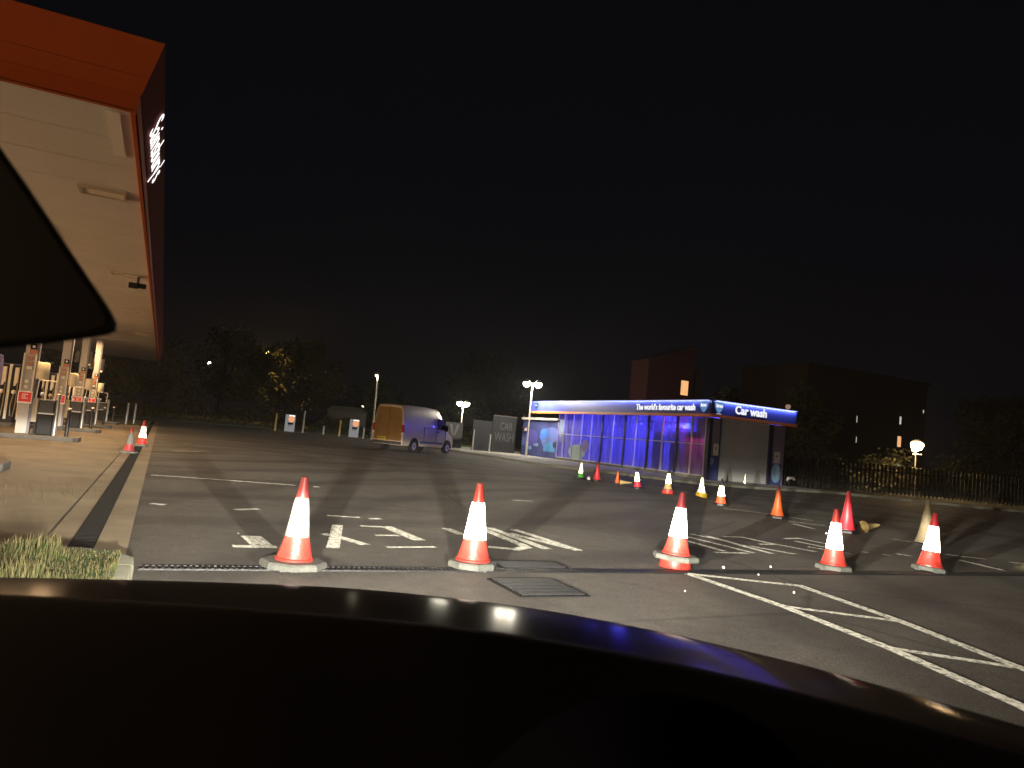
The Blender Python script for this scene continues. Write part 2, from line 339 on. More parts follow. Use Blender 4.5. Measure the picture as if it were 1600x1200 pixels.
ribbon([(0.09, (4.86, 3.61), (5.48, 3.07))])
# gully and access covers by the drain
def cover(name,label,poly,along,z=.012):
    t=thing(name,label,'drain cover',(*poly[0],0)); ox,oy=poly[0]; P=[(x-ox,y-oy) for x,y in poly]
    MB().prism(P,'z',-.02,.008).build('frame',mat('cover_black',(.012,.012,.012),.9,spec=.05),t)
    c=[sum(p[0] for p in P)/4,sum(p[1] for p in P)/4]; Q=[(c[0]+(x-c[0])*.9,c[1]+(y-c[1])*.9) for x,y in P]
    b=MB(); n=along
    for i in range(n):
        a=(i+.15)/n; e=(i+.5)/n
        L0=lambda u,A,B:(A[0]+(B[0]-A[0])*u,A[1]+(B[1]-A[1])*u)
        b.prism([L0(a,Q[0],Q[3]),L0(a,Q[1],Q[2]),L0(e,Q[1],Q[2]),L0(e,Q[0],Q[3])],'z',.008,z+.010)
    stuff(b.build('ribs',mat('worn_iron',(.028,.028,.030),.5,metal=.3,noise=.5,nscale=18),t))
cover('manhole_cover','black ribbed iron access cover set in the asphalt in front of the second cone',[(2.73,5.24),(3.38,5.24),(3.38,5.93),(2.73,5.93)],11)
cover('gully_cover','black slotted gully cover just behind the channel drain',[(3.1,6.40),(3.86,6.40),(3.86,6.72),(3.1,6.72)],8)
# ================================================================== cones
RED=mat('red_cone_plastic',(.47,.030,.020),.42,noise=.55,nscale=11,dark=(.20,.018,.014),bump=.25,bscale=18); ORANGE=mat('orange_cone_plastic',(.60,.11,.02),.45,noise=.5,nscale=7)
MAROON=mat('dirty_maroon_plastic',(.24,.018,.025),.5,noise=.4,nscale=9); GREEN=mat('green_cone_plastic',(.08,.40,.06),.45,noise=.4,nscale=7)
TAN=mat('tan_cone_plastic',(.34,.25,.10),.6,noise=.45,nscale=7); YEL=mat('yellow_cone_plastic',(.55,.36,.02),.5,noise=.3,nscale=7); CRIM=mat('crimson_cone_plastic',(.50,.02,.035),.45,noise=.35,nscale=6)
SLEEVE=retro('reflective_white_sleeve',(.86,.86,.80)); SLEEVE_D=retro('dirty_reflective_sleeve',(.13,.13,.125),0); SLEEVE_Y=retro('aged_yellow_sleeve',(.80,.80,.45),.6)
def cone(name,label,x,y,h=.76,body=RED,sleeve=SLEEVE,tip=None,low=None,basem=RUBBER,tilt=(0,0),rz=0,z=0,bw=.255,group='traffic cones',base=True,dent=0,n=36,sl=(.26,.59),basez=0):
    t=thing(name,label,'traffic cone',(x,y,z),rz,group); k=h/.76
    t.rotation_euler=(math.radians(tilt[0]),math.radians(tilt[1]),rz)
    if base:
        b=MB(); P=[]; Q=[]
        for i in range(8):
            a=PI/8+i*PI/4; P.append((bw*math.cos(a),bw*math.sin(a))); Q.append((bw*.93*math.cos(a),bw*.93*math.sin(a)))
        V=[(px,py,basez+.012) for px,py in P]+[(px,py,basez+.05*k) for px,py in P]+[(px,py,basez+.065*k) for px,py in Q]
        F=[tuple(range(8))[::-1],tuple(range(16,24))]+[(i,(i+1)%8,8+(i+1)%8,8+i) for i in range(8)]+[(8+i,8+(i+1)%8,16+(i+1)%8,16+i) for i in range(8)]
        b.add(V,F)
        for i in range(4):
            a=PI/4+i*PI/2; b.box(bw*.72*math.cos(a)-.035,bw*.72*math.cos(a)+.035,bw*.72*math.sin(a)-.035,bw*.72*math.sin(a)+.035,basez,basez+.013)
        b.build('base',basem,t)
    pr=[(.07,.158),(.085,.160),(.092,.146),(.16,.126),(.26,.100),(.42,.075),(.59,.053),(.70,.036),(.755,.026),(.76,.014)]
    def rad(zz):
        for (a,ra),(c,rc) in zip(pr,pr[1:]):
            if a<=zz<=c: return ra+(rc-ra)*(zz-a)/(c-a)
        return pr[-1][1]
    def shell(nm,m,z0,z1,ex=0):
        zs=sorted({z0,z1}|{a for a,_ in pr if z0<a<z1}|{z0+(z1-z0)*i/6 for i in range(7)}); b=MB(); V=[];F=[]
        for zz in zs:
            for i in range(n):
                a=2*PI*i/n; r=rad(zz)+ex
                if dent: r*=1-dent*math.exp(-((a-4.3)/.5)**2)*math.exp(-((zz-.17)/.09)**2)+dent*.25*math.sin(3*a+1)*math.exp(-((zz-.2)/.12)**2)
                V.append((r*k*math.cos(a),r*k*math.sin(a),zz*k))
        m_=len(zs)
        for j in range(m_-1):
            for i in range(n): F.append((j*n+i,j*n+(i+1)%n,(j+1)*n+(i+1)%n,(j+1)*n+i))
        F.append(tuple(range((m_-1)*n,m_*n)))
        b.add(V,F); return b.build(nm,m,t,smooth=True)
    a,c=sl
    if tip or low:
        shell('lower_body',low or body,.07,a); shell('middle_body',body,a,c,-.001); shell('tip',tip or body,c,.76)
    else: shell('cone_body',body,.07,.76)
    if sleeve: shell('reflective_sleeve',sleeve,a+.004,c-.004,.0035)
    return t
def skirt(label,x,y,m,h,tl=0):
    b=MB().lathe([(.168,0),(.178,.006),(.172,.02),(.160,h),(.150,h),(.155,.02)],32).build('cone_skirt',m,smooth=True); b.location=(x,y,.012+tl*.14); b.rotation_euler=(tl,tl*.6,0); return tag(b,label,'traffic cone')
cone('traffic_cone','red cone with scuffed grey sleeve on a wide octagonal base nearest the grass',1.14,6.36,.765,sleeve=SLEEVE_D,tip=mat('grimy_red',(.22,.02,.02),.5,noise=.5,nscale=10),low=RED,rz=.2,bw=.275,tilt=(0,1.2))
cone('traffic_cone','clean red and white cone beside the ribbed access cover',2.80,6.42,.80,rz=1.0,bw=.235)
skirt('flattened red skirt of a second cone trapped under the stacked front cone',5.25,6.50,RED,.10)
cone('traffic_cone','red and white cone stacked on another at the tip of the hatched marking',5.25,6.50,.745,tip=mat('faded_crimson',(.30,.03,.04),.5,noise=.4,nscale=8),low=RED,rz=.3,bw=.25,z=.092,tilt=(1.5,1),basez=.0)
cone('traffic_cone','red and white cone standing in front of the tall solid red cone',7.72,6.52,.755,rz=.7,bw=.225)
cone('traffic_cone','dented red and white cone leaning in front of a dim tan one',9.46,6.46,.79,tip=CRIM,low=RED,dent=.30,tilt=(2,5),rz=.4,bw=.22)
cone('traffic_cone','dark grubby cone with a narrow white sleeve on the forecourt drain',-.63,20.45,.66,body=MAROON,sleeve=SLEEVE_D,tilt=(0,2),rz=.3,bw=.22)
cone('traffic_cone','clean red and white cone behind the grubby one on the forecourt drain',-.42,24.1,.76,tilt=(0,0),rz=.9,bw=.2)
G2='old cones lined up before the car wash'
DT=mat('black_cone_tip',(.02,.02,.025),.6)
cone('traffic_cone','pale yellow and green cone at the far end of the second row',14.24,23.44,.60,body=SLEEVE_Y,sleeve=SLEEVE_Y,low=GREEN,tip=SLEEVE_Y,sl=(.27,.75),group=G2,basem=DSTEEL)
cone('traffic_cone','plain crimson cone beside the yellow and green one',14.34,22.48,.70,body=CRIM,sleeve=None,group=G2,basem=DSTEEL,bw=.2)
cone('traffic_cone','small plain orange cone next to the fallen tan one',14.75,21.77,.47,body=ORANGE,sleeve=None,group=G2,basem=DSTEEL,bw=.22)
cone('traffic_cone','leaning cone with pale sleeve and dark tip right of the fallen tan one',14.38,20.02,.66,tip=DT,low=CRIM,sleeve=SLEEVE_Y,group=G2,tilt=(0,-7),sl=(.28,.62),basem=DSTEEL,bw=.2)
cone('traffic_cone','cone with dark tip, pale sleeve and tan skirt stacked over a red one',14.20,18.20,.66,tip=DT,low=TAN,sleeve=SLEEVE_Y,group=G2,sl=(.27,.63),base=False,z=.09)
skirt('red skirt showing below the tan skirted cone',14.20,18.20,RED,.12)
cone('traffic_cone','pale yellow cone with a golden base tilted forward',15.0,17.6,.56,body=SLEEVE_Y,sleeve=SLEEVE_Y,low=SLEEVE_Y,tip=DT,sl=(.1,.7),group=G2,z=.10,base=False)
skirt('golden yellow skirt tipped on edge below the pale yellow cone',15.0,17.6,YEL,.13,.15)
cone('traffic_cone','orange-red cone with pale sleeve and black tip in front of the roller shutter',13.55,15.11,.71,body=ORANGE,low=mat('orange_red',(.6,.09,.03),.45,noise=.3,nscale=7),tip=DT,sleeve=SLEEVE_Y,sl=(.27,.56),group=G2,basem=DSTEEL,bw=.2)
cone('traffic_cone','plain orange cone on a black base right of the car wash shutter',12.89,12.50,.74,body=ORANGE,sleeve=None,group=G2,basem=DSTEEL,tip=MAROON,low=ORANGE,sl=(.3,.66))
cone('traffic_cone','tall solid red cone with crumpled side behind the front row',12.49,10.29,.83,body=CRIM,sleeve=None,group=G2,basem=DSTEEL,dent=.15,bw=.22)
cone('traffic_cone','tan cone almost hidden behind the leaning last cone',12.62,8.72,.86,body=mat('dim_tan',(.16,.13,.07),.7,noise=.4,nscale=6),sleeve=None,group=G2,tilt=(0,2),basem=DSTEEL,bw=.2)
c=cone('traffic_cone','tan cone section lying on its side by the second row',14.05,20.6,.42,body=TAN,sleeve=None,group=None,base=False,sl=(.3,.5)); c.rotation_euler=(math.radians(88),0,math.radians(70)); c.location.z=.13
c=cone('traffic_cone','dull tan cone lying flat beside the solid red cone',13.25,10.55,.60,body=TAN,sleeve=None,group=None,base=False); c.rotation_euler=(math.radians(84),0,math.radians(95)); c.location.z=.10
cone('marker_bollard','small pale yellow marker standing before the roller shutter',26.9,28.35,.55,body=SLEEVE_Y,sleeve=None,base=False,group=None).scale=(.6,.6,1)
# small litter on the asphalt
for x,y,r,lb in ((5.95,6.52,.016,'white scrap of litter by the drain right of the stacked cone'),(6.12,6.15,.010,'tiny white fleck in front of the channel drain'),(6.75,6.6,.014,'pale flattened scrap just behind the drain'),(5.75,5.3,.012,'pinkish pebble inside the hatched marking'),(14.3,22.97,.07,'white paper cup lying between the far cones'),(4.5,5.4,.008,'tiny white fleck left of the hatched marking'),(11.6,10.0,.02,'white scrap lying near the solid red cone')):
    b=MB().lathe([(r*.4,0),(r,r*.5),(r*.9,r*1.3),(r*.5,r*1.7)],7); o=b.build('litter',WHITE); o.location=(x,y,.004); o.rotation_euler=(.5,.3,x); tag(o,lb,'litter')
o=MB().tube([(-.25,0,.35),(-.2,0,.47),(.1,0,.5),(.25,0,.42)],[.05,.07,.07,.05],10).build('sign_hood',WHITE); o.location=(28.3,26.7,.1)
tag(o,'white curved board lying on the kerb at the corner of the car wash','board')
# ================================================================== petrol canopy
FORANGE=mat('canopy_orange',(.45,.085,.016),.6,noise=.2,nscale=1.2,spec=.15); FMAROON=mat('fascia_unlit_maroon',(.13,.028,.025),.85,noise=.2,nscale=1,spec=.03)
SOF=mat('soffit_cream',(.70,.67,.62),.6,noise=.12,nscale=.6)
n=SOF.node_tree; wv=n.nodes.new('ShaderNodeTexWave'); wv.bands_direction='Y'; wv.inputs['Scale'].default_value=5.; tc=n.nodes.new('ShaderNodeTexCoord'); n.links.new(tc.outputs['Object'],wv.inputs['Vector'])
bp=n.nodes.new('ShaderNodeBump'); bp.inputs['Strength'].default_value=.6; bp.inputs['Distance'].default_value=.012; n.links.new(wv.outputs['Fac'],bp.inputs['Height']); n.links.new(bp.outputs['Normal'],n.nodes['Principled BSDF'].inputs['Normal'])
CX,CY0,CY1,CZ=-.70,9.04,60.5,4.5
cn=thing('petrol_canopy','huge flat petrol station canopy with orange fascia and lit white shop sign','canopy',(CX,CY0,0))
LEN=CY1-CY0
box('soffit',SOF,cn,-22,0,0,LEN,CZ,CZ+.05)
# fascia profile: (outward, height)
# fascia profile: (outward, height); the boards lean outwards
PRO=[(.07,CZ-.06),(.085,CZ+.10),(.10,CZ+.11),(.275,CZ+.62),(.10,CZ+.64)]
def fascia(nm,idx,m,side,f0=0,f1=1):
    a,b=PRO[idx],PRO[idx+1]; a,b=(a[0]+(b[0]-a[0])*f0,a[1]+(b[1]-a[1])*f0),(a[0]+(b[0]-a[0])*f1,a[1]+(b[1]-a[1])*f1); th=.02
    if not side: v=[(-22,-a[0]*1.6,a[1]),(a[0],-a[0]*1.6,a[1]),(b[0],-b[0]*1.6,b[1]),(-22,-b[0]*1.6,b[1])]; w_=[(x-(th if x>-20 else 0),y+th*1.6,z) for x,y,z in v]
    else: v=[(a[0],-a[0]*1.6+.001,a[1]),(a[0],LEN+a[0],a[1]),(b[0],LEN+b[0],b[1]),(b[0],-b[0]*1.6+.001,b[1])]; w_=[(x-th,y+(th*1.6 if y<1 else 0),z) for x,y,z in v]
    MB().add(v+w_,[(0,1,2,3),(7,6,5,4),(0,4,5,1),(3,2,6,7)]).build(nm,m,cn)
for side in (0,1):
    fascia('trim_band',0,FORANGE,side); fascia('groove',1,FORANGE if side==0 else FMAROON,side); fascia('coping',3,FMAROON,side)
fascia('fascia_board',2,FORANGE,0,0,.31); fascia('fascia_board',2,FORANGE,0,.32,1); fascia('fascia_board',2,FMAROON,1)  # side board coloured maroon for the unlit fascia, front stays orange
MB().box(-22,.05,-.112,-.002,CZ-.06,CZ+.0).build('trim_lip',FORANGE,cn); MB().box(.002,.068,-.0,LEN,CZ-.06,CZ+.0).build('trim_lip',FORANGE,cn)
LITW=glow('sign_white',(1,.98,.95),1.5)
sgn=text('sign_lettering',"Sainsbury's",LITW,cn,(.205,2.45,CZ+.34),(PI/2+.33,0,PI/2),.56,.003,offset=-.003,shear=.25,sx=.98)
# recessed light units in the soffit, unlit, and the bright strip near the front
FR=mat('fitting_frame',(.42,.36,.27),.5); DIF=mat('fitting_diffuser',(.72,.66,.52),.4)
for yy in (4.0,12.0,20.5,29):
    for xx in ((-.5,) if yy>5 else (-.5,-6)):
        b=MB(); X0,X1,Y0,Y1=xx-.36,xx+.30,yy-.22,yy+.22; z=CZ-.02
        for q in ((X0,X1,Y0,Y0+.04),(X0,X1,Y1-.04,Y1),(X0,X0+.04,Y0+.04,Y1-.04),(X1-.04,X1,Y0+.04,Y1-.04)): b.box(*q,z-.02,z+.019)
        f=b.build('light_fitting',FR,cn); box('diffuser',DIF,f,X0+.04,X1-.04,Y0+.04,Y1-.04,z-.004,z+.017)
sm=MB(); yy=1.2
while yy<LEN: sm.box(-21.9,-.14,yy,yy+.018,CZ-.008,CZ-.001); yy+=1.2 if yy<24 else 2.4
for xx in (-3.2,-6.4,-9.6): sm.box(xx,xx+.018,.05,LEN-.05,CZ-.012,CZ-.0085)
stuff(sm.build('panel_seams',mat('seam_joint',(.58,.54,.47),.8),cn))  # slightly darker strips as panel joints
box('soffit_strip',mat('soffit_strip',(.75,.72,.64),.5),cn,-.26,-.12,.25,1.85,CZ-.018,CZ-.002)
box('access_panel',mat('soffit_panel',(.60,.56,.48),.5),cn,-1.1,-.7,11.2,11.5,CZ-.012,CZ-.002)
# cctv camera under the edge
ct=thing('security_camera','small dark security cameras on a bracket under the canopy edge','camera',(-.93,20.9,CZ))
MB().tube([(0,0,0),(0,0,-.22)],.03).build('bracket',DSTEEL,ct)
MB().box(-.20,.02,-.16,-.03,-.36,-.22).build('camera_body',BLACK,ct,bevel=.02); MB().box(.0,.2,-.1,.02,-.33,-.21).build('camera_body',BLACK,ct,bevel=.02)
# lit ceiling lamps; only the farthest is seen, nearer ones added to warm the asphalt
LW=(1,.62,.30)
def canopy_and_fill_lamp(x,y,p,lb):
    t=thing('canopy_and_fill_lamp',lb,'lamp',(x,y,CZ-.01),group='seen and added fill lamps under the canopy')
    box('housing',BLACK,t,-.35,.35,-.2,.2,-.09,.0); box('lens',glow('warm_lens',(1,.85,.6),14),t,-.31,.31,-.16,.16,-.1,-.092)
    lamp('lamp','AREA',(0,0,-.13),p,LW,t,size=(.6,.35))
for i,(x,y) in enumerate(((-4.2,43.5),(-3.0,32),(-3.0,24),(-3.0,17))):
    canopy_and_fill_lamp(x,y,(420,640,520,200)[i],'lit rectangular lamp under the canopy, '+('the farthest, seen between the columns','added unseen as warm fill above the third pump island','added unseen as warm fill above the second pump island','added unseen as warm fill above the nearest pump island')[i])
# ================================================================== unseen shop, added left of the frame to light the forecourt and canopy
sh=thing('fill_light_shop','unseen shop with a long lit window front, added to light the forecourt','shop',(-17,-4,0))
box('wall',mat('fill_shop_wall',(.45,.43,.40),.7),sh,-8,0,0,34,0,4.2); box('roof',FMAROON,sh,-8.2,.4,-.3,34.3,4.2,4.42)
for i in range(8):
    f=box('window_frame',STEEL,sh,0,.05,.5+i*4.15,4.4+i*4.15,.5,3.1); box('pane',glow('shop_fill_glow',(1,.60,.31),16) if i==0 else bpy.data.materials['shop_fill_glow'],f,.05,.06,.6+i*4.15,4.3+i*4.15,.6,3.0)
# ================================================================== pump islands
REDS=mat('red_sign',(.65,.02,.03),.5); OR2=mat('orange_label',(.38,.13,.05),.5); PALE=mat('pale_trim',(.60,.56,.48),.45); DGREY=mat('dark_grey',(.022,.022,.022),.5)
HOSE=mat('pale_hose',(.25,.22,.17),.35); GRN=mat('green_label',(.25,.5,.08),.5)  # hoses in an even pale tan
def island(y,k):
    o=['nearest','second','third','farthest'][k]
    isl=thing('pump_island','%s raised kerbed pump island with a dark end'%o,'island',(-2.0,y,0),group='pump islands'); 
    MB().prism([(-10,0),(-.12,0),(0,.2),(0,1.0),(-.12,1.2),(-10,1.2)],'z',0,.13).build('kerb',mat('island_kerb',(.09,.085,.075),.8,noise=.4,nscale=6),isl,bevel=.02)
    MB().prism([(-9.9,.14),(-1.35,.14),(-1.35,1.06),(-9.9,1.06)],'z',.13,.136).build('top_slab',CONC,isl)
    # pumps
    for j,px in enumerate((-5.15,-8.1) if k else (-5.15,)):
        p=thing('fuel_pump','%s with pale vertical hose channels and a navy side'%('fuel pump on the %s island'%o if j==0 else 'inner pump farther along the %s island'%o),'fuel pump',(px,y+.22,.136),group='fuel pumps')
        box('cabinet',NAVY,p,-.95,1.0,.05,.85,0,2.1,.015); box('side_panel',mat('purple_panel',(.10,.08,.20),.4),p,1.0,1.02,.1,.8,.05,2.0)
        box('plinth',BLACK,p,-.93,.98,.02,.05,0,.12)
        for i in range(5):
            x=-.80+i*.37; box('hose_channel',BLACK,p,x-.13,x+.13,.0,.05,.12,2.06)
            box('channel_trim',PALE,p,x+.14,x+.225,-.015,.05,.12,2.08,.008)
            if i<5:
                n_=MB().lathe([(.02,-.08),(.06,-.05),(.075,0),(.06,.05),(.02,.08)],10).build('nozzle',WHITE if k<2 else PALE,p,smooth=True); n_.location=(x,-.07,1.10); n_.rotation_euler=(.4,.2,0)
                MB().tube([(0,0,.05),(0,.04,.2),(.02,.06,.34)],.02,6).build('spout',BLACK,n_)
                MB().tube([(x,-.06,1.02),(x-.05,-.09,.6),(x-.02,-.10,.25),(x+.06,-.09,.22),(x+.09,-.07,.6),(x+.08,-.02,1.5),(x+.07,-.01,2.0)],.018,6).build('hose',HOSE,p,smooth=True)
                box('boot_label',(GRN if i==4 and k==0 else PALE),p,x-.05,x+.07,-.012,.0,1.32,1.98)
    # column
    c=thing('canopy_column','grey steel canopy column on the %s pump island'%o,'column',(-3.42,y+.45,.136),group='canopy columns')
    box('column_shaft',GREYP,c,-.13,.13,-.09,.12,0,CZ-.19,.006); box('side_cladding',mat('slate_cladding',(.12,.115,.15),.5),c,.13,.19,-.07,.16,0,CZ-.19)
    bd=box('sign_board',WHITE,c,-.17,.17,-.125,-.09,.82,1.16,.01); box('sign_panel',REDS,bd,-.145,.145,-.131,-.1251,.87,1.13)
    for r_ in range(3):
        for q_ in range(3-r_%2): box('sign_print',WHITE,bd,-.07+q_*.05,-.03+q_*.05,-.134,-.1311,1.06-r_*.055,1.085-r_*.055)
    nb=box('number_box',BLACK,c,-.03,.13,-.13,-.09,2.32,2.48); box('number_face',WHITE,nb,.02,.08,-.134,-.1302,2.37,2.43)
    box('label',OR2,c,-.04,.15,-.12,-.09,2.2,2.31)
    for s_ in (-.15,.12): box('guard_rail',PALE,c,s_,s_+.03,-.16,-.12,1.18,2.2)
    for zz in (2.1,1.95,1.82,1.45,1.3): box('fitting',OR2 if zz>1.9 else PALE,c,-.05,.03+.04*(zz>1.8),-.15,-.1,zz-.06,zz+.02)
    # service unit: cream dispenser over a wire frame and black bin
    s=thing('service_bin','cream towel dispenser over a framed black bin on the %s island'%o,'bin',(-3.0,y+.5,.136),group='service bins')
    MB().lathe([(.16,1.52),(.175,1.56),(.175,1.95),(.15,2.0)],16,(-.12,0,0)).build('towel_dispenser',CREAM,s,smooth=True)
    box('post',BLACK,s,-.17,-.10,.1,.16,0,1.6); box('green_lid',mat('dark_green',(.01,.06,.04),.5),s,-.1,.1,.02,.12,1.98,2.03)
    box('white_box',mat('beige_box',(.42,.36,.27),.6),s,-.32,-.1,-.08,.1,.33,1.0,.02)
    box('bin_body',BLACK,s,-.06,.3,-.2,.16,0,.56,.02); box('bin_band',STEEL,s,-.065,.305,-.205,-.2,.57,.61); box('bin_neck',DGREY,s,-.05,.29,-.18,.14,.61,.95,.01); box('bin_lid',STEEL,s,-.07,.31,-.21,.17,.96,.985)
    fr=MB()
    for xx in (-.16,.26): fr.tube([(xx,-.18,.98),(xx+.03,-.18,1.5)],.014,6)
    fr.tube([(-.13,-.18,1.5),(.29,-.18,1.5)],.014,6); fr.build('frame',PALE,s)
    b_=MB().lathe([(.02,-.05),(.05,-.02),(.05,.03),(.02,.05)],10).build('bottle',mat('pale_blue',(.45,.5,.75),.4),s,smooth=True); b_.location=(-.02,-.2,1.12)
    # bollards
    bo=thing('steel_bollard','upright pale steel bollard beside the bin of the %s island'%o,'bollard',(-2.64,y+.45,.136),group='steel bollards'); MB().tube([(0,0,0),(0,0,1.12)],.062,14).build('tube',STEEL,bo,smooth=True); MB().lathe([(.065,1.12),(.06,1.15),(.03,1.17)],14).build('cap',STEEL,bo,smooth=True)
    bo=thing('dark_bollard','slim dark bollard at the end of the %s island'%o,'bollard',(-2.34,y+.5,.13),group='dark bollards'); MB().tube([(0,0,0),(0,0,.75)],.05,12).build('tube',DSTEEL,bo,smooth=True); MB().lathe([(.055,.75),(.055,.79),(.03,.81)],12).build('cap',PALE,bo,smooth=True)
    if k in (2,3):
        h=thing('column_floodlight','dark floodlight housing clamped high on the %s canopy column'%o,'floodlight',(-3.42,y+.35,3.0),group='column floodlights')
        box('housing',DSTEEL,h,-.34,-.14,-.1,.15,-.2,.35,.03); box('housing',DSTEEL,h,.2,.36,-.1,.15,-.3,.4,.03); box('lens',WHITE,h,.22,.30,-.12,-.1,-.28,-.2)
        MB().tube([(-.3,.05,.08),(.32,.05,.08)],.025,6).build('bracket',DSTEEL,h)
for k,y in enumerate((23.5,31.1,37.4,44.4)): island(y,k)
isl=thing('pump_island','low dark kerbed island end at the very edge of the forecourt','island',(-2.1,13.4,0)); MB().prism([(-8,0),(-.08,0),(0,.15),(0,.85),(-.1,1.0),(-8,1.0)],'z',0,.13).build('kerb',bpy.data.materials['island_kerb'],isl,bevel=.02)
for x,y,l in ((-1.75,46.6,'left of the last two steel bollards beyond the pump islands'),(-1.45,49.5,'right of the last two steel bollards beyond the pump islands')):
    bo=thing('steel_bollard',l,'bollard',(x,y,0),group='steel bollards'); MB().tube([(0,0,0),(0,0,1.22)],.065,12).build('tube',STEEL,bo,smooth=True)
# ================================================================== car wash
XW,YF,XR,YL=25.0,29.0,30.0,50.2
cw=thing('car_wash','long glazed car wash glowing blue with navy fascia and grey roller shutter','car wash',(0,0,0))
FNAVY=mat('fascia_navy',(.045,.06,.30),.35); TRIM=mat('orange_trim',(.75,.22,.05),.45); WALLN=mat('navy_wall',(.05,.06,.20),.5,noise=.25,nscale=1.5); POSTM=mat('dark_navy_post',(.02,.02,.05),.5)
PURP=mat('purple_grey_wall',(.20,.17,.25),.6,noise=.15,nscale=1); ALU=mat('window_aluminium',(.5,.48,.5),.45,metal=.3); SHUT=mat('shutter_grey',(.52,.53,.53),.5,metal=.2,noise=.12,nscale=1)
box('floor',mat('wash_floor',(.12,.12,.14),.3),cw,XW+.06,XR-.1,YF+.1,44.5,.1,.14)
box('roof',mat('roof_felt',(.05,.05,.06),.8),cw,XW-.1,XR+.1,YF-.1,48.3,3.72,3.9)
WB=bpy.data.materials.new('wash_back_wall'); WB.use_nodes=True; n=WB.node_tree; b=n.nodes['Principled BSDF']; tc=n.nodes.new('ShaderNodeTexCoord'); mp=n.nodes.new('ShaderNodeMapping'); mp.inputs['Scale'].default_value=(1,1.6,.12); t=n.nodes.new('ShaderNodeTexNoise'); t.inputs['Scale'].default_value=2.5; t.inputs['Detail'].default_value=6
r=n.nodes.new('ShaderNodeValToRGB'); r.color_ramp.elements[0].position=.35; r.color_ramp.elements[0].color=(.14,.14,.18,1); r.color_ramp.elements[1].position=.62; r.color_ramp.elements[1].color=(.62,.62,.70,1)
n.links.new(tc.outputs['Object'],mp.inputs['Vector']); n.links.new(mp.outputs[0],t.inputs['Vector']); n.links.new(t.outputs['Fac'],r.inputs['Fac']); n.links.new(r.outputs['Color'],b.inputs['Base Color'])
box('back_wall',WB,cw,XR-.1,XR,YF+.1,50.2,0,3.7); box('partition_wall',WB,cw,XW+.06,XR-.1,44.5,44.6,.0,3.7)
box('plinth',KERB,cw,XW-.03,XW+.1,YF+.3,44.6,.1,.24)
# glazing
MY=[44.6,43.8,42.6,41.5,40.3,39.0,37.8,36.5,35.4,34.2,32.85,31.6,30.4,29.3]
GL=glass_mat('wash_glass',(.7,.7,.85),.05,(.40,.38,.5),.42); GLS=glass_mat('wash_glass_sprayed',(.5,.5,.65),.05,(.46,.44,.6),.62)
for i,y in enumerate(MY):
    wd=.035 if i not in (5,7,9,11) else .075
    box('mullion',ALU if i not in (5,7,9,11) else POSTM,cw,XW-.05,XW+.05,y-wd,y+wd,.24,3.28)
for a,b_ in zip(MY,MY[1:]):
    i=MY.index(a); g_=GLS if i in (0,1,2,4,5,11,12) else GL
    box('transom',ALU,cw,XW-.04,XW+.04,b_+.08,a-.08,1.84,1.90); box('transom',ALU,cw,XW-.04,XW+.04,b_+.08,a-.08,.24,.30)
    box('pane',g_,cw,XW-.006,XW+.006,b_+.08,a-.08,.30,1.84); box('pane',g_,cw,XW-.006,XW+.006,b_+.08,a-.08,1.90,3.28)
# blue wash lamps and the machine inside
BL=glow('blue_led',(.15,.45,1),14)
for i,(x,y,p) in enumerate(((27.3,35.1,330),(27.2,33.5,330),(27.6,38.6,300),(27.6,41.5,150),(27.4,31.4,110))):
    f=MB().lathe([(.05,0),(.09,.04),(.09,.12),(.05,.14)],10).build('wash_lamp',BL if i<2 else POSTM,cw); f.location=(x,y,2.92)
    lamp('lamp','POINT',(x,y,2.75),p*2.7,(.09,.085,1),cw,radius=.12)
lamp('lamp','POINT',(26.0,30.0,2.7),170,(1,.05,.22),cw,radius=.1)  # red lamp without a fixture, added to make the banner glow
lamp('lamp','POINT',(26.6,34.4,2.6),12,(.55,.65,1),cw,radius=.1)
gm=mat('gantry_paint',(.25,.25,.32),.5); br=mat('wash_brush',(.10,.08,.22),.9,bump=1,bscale=30)
gn=MB()
for x in (25.7,29.2): gn.box(x-.12,x+.12,33.7,34.5,.14,2.95)
gn.box(25.6,29.3,33.7,34.5,2.75,3.05); gn.build('gantry',gm,cw,bevel=.03)
for x in (26.3,28.6): MB().lathe([(.1,.3),(.42,.35),(.45,1.2),(.42,2.3),(.1,2.4)],18,(x,33.1,0)).build('brush',br,cw,smooth=True)
MB().tube([(25.8,33.3,2.2),(29.0,33.3,2.2)],.33,14).build('brush',br,cw,smooth=True)
pp=MB(); pp.tube([(26,32.2,3.1),(26,34,2.9),(26.2,36,3.1),(26.3,38,2.9)],.04,6); pp.tube([(25.6,31.8,2.9),(25.6,32.4,2.3),(25.7,33.2,1.8)],.03,6); pp.tube([(26.2,36.5,3.1),(26.3,35.6,2.5),(26.5,34.6,2.45)],.03,6); pp.build('pipework',DSTEEL,cw,smooth=True)
box('red_banner',mat('crimson_banner',(.5,.03,.12),.6),cw,25.35,25.38,29.5,30.5,2.35,3.25); box('dark_cabinet',POSTM,cw,25.6,26.3,30.5,31.6,.14,2.5)
for q,(yy,zz,ry,rz,cc) in enumerate(((44.2,2.35,.32,.8,(.22,.27,.42)),(41.9,.75,1.1,.5,(.26,.34,.38)),(40.9,1.2,.5,.4,(.18,.16,.42)),(43.9,1.5,.35,.3,(.10,.10,.3)))):
    P=[(min(max(yy+ry*math.cos(2*PI*k/28),29.3),44.55),min(max(zz+rz*math.sin(2*PI*k/28),.3),3.25)) for k in range(28)]
    MB().prism(P,'x',XW-.014-.002*q,XW-.0105).build('printed_bubble',mat('glass_bubble%d'%q,cc,.45),cw)
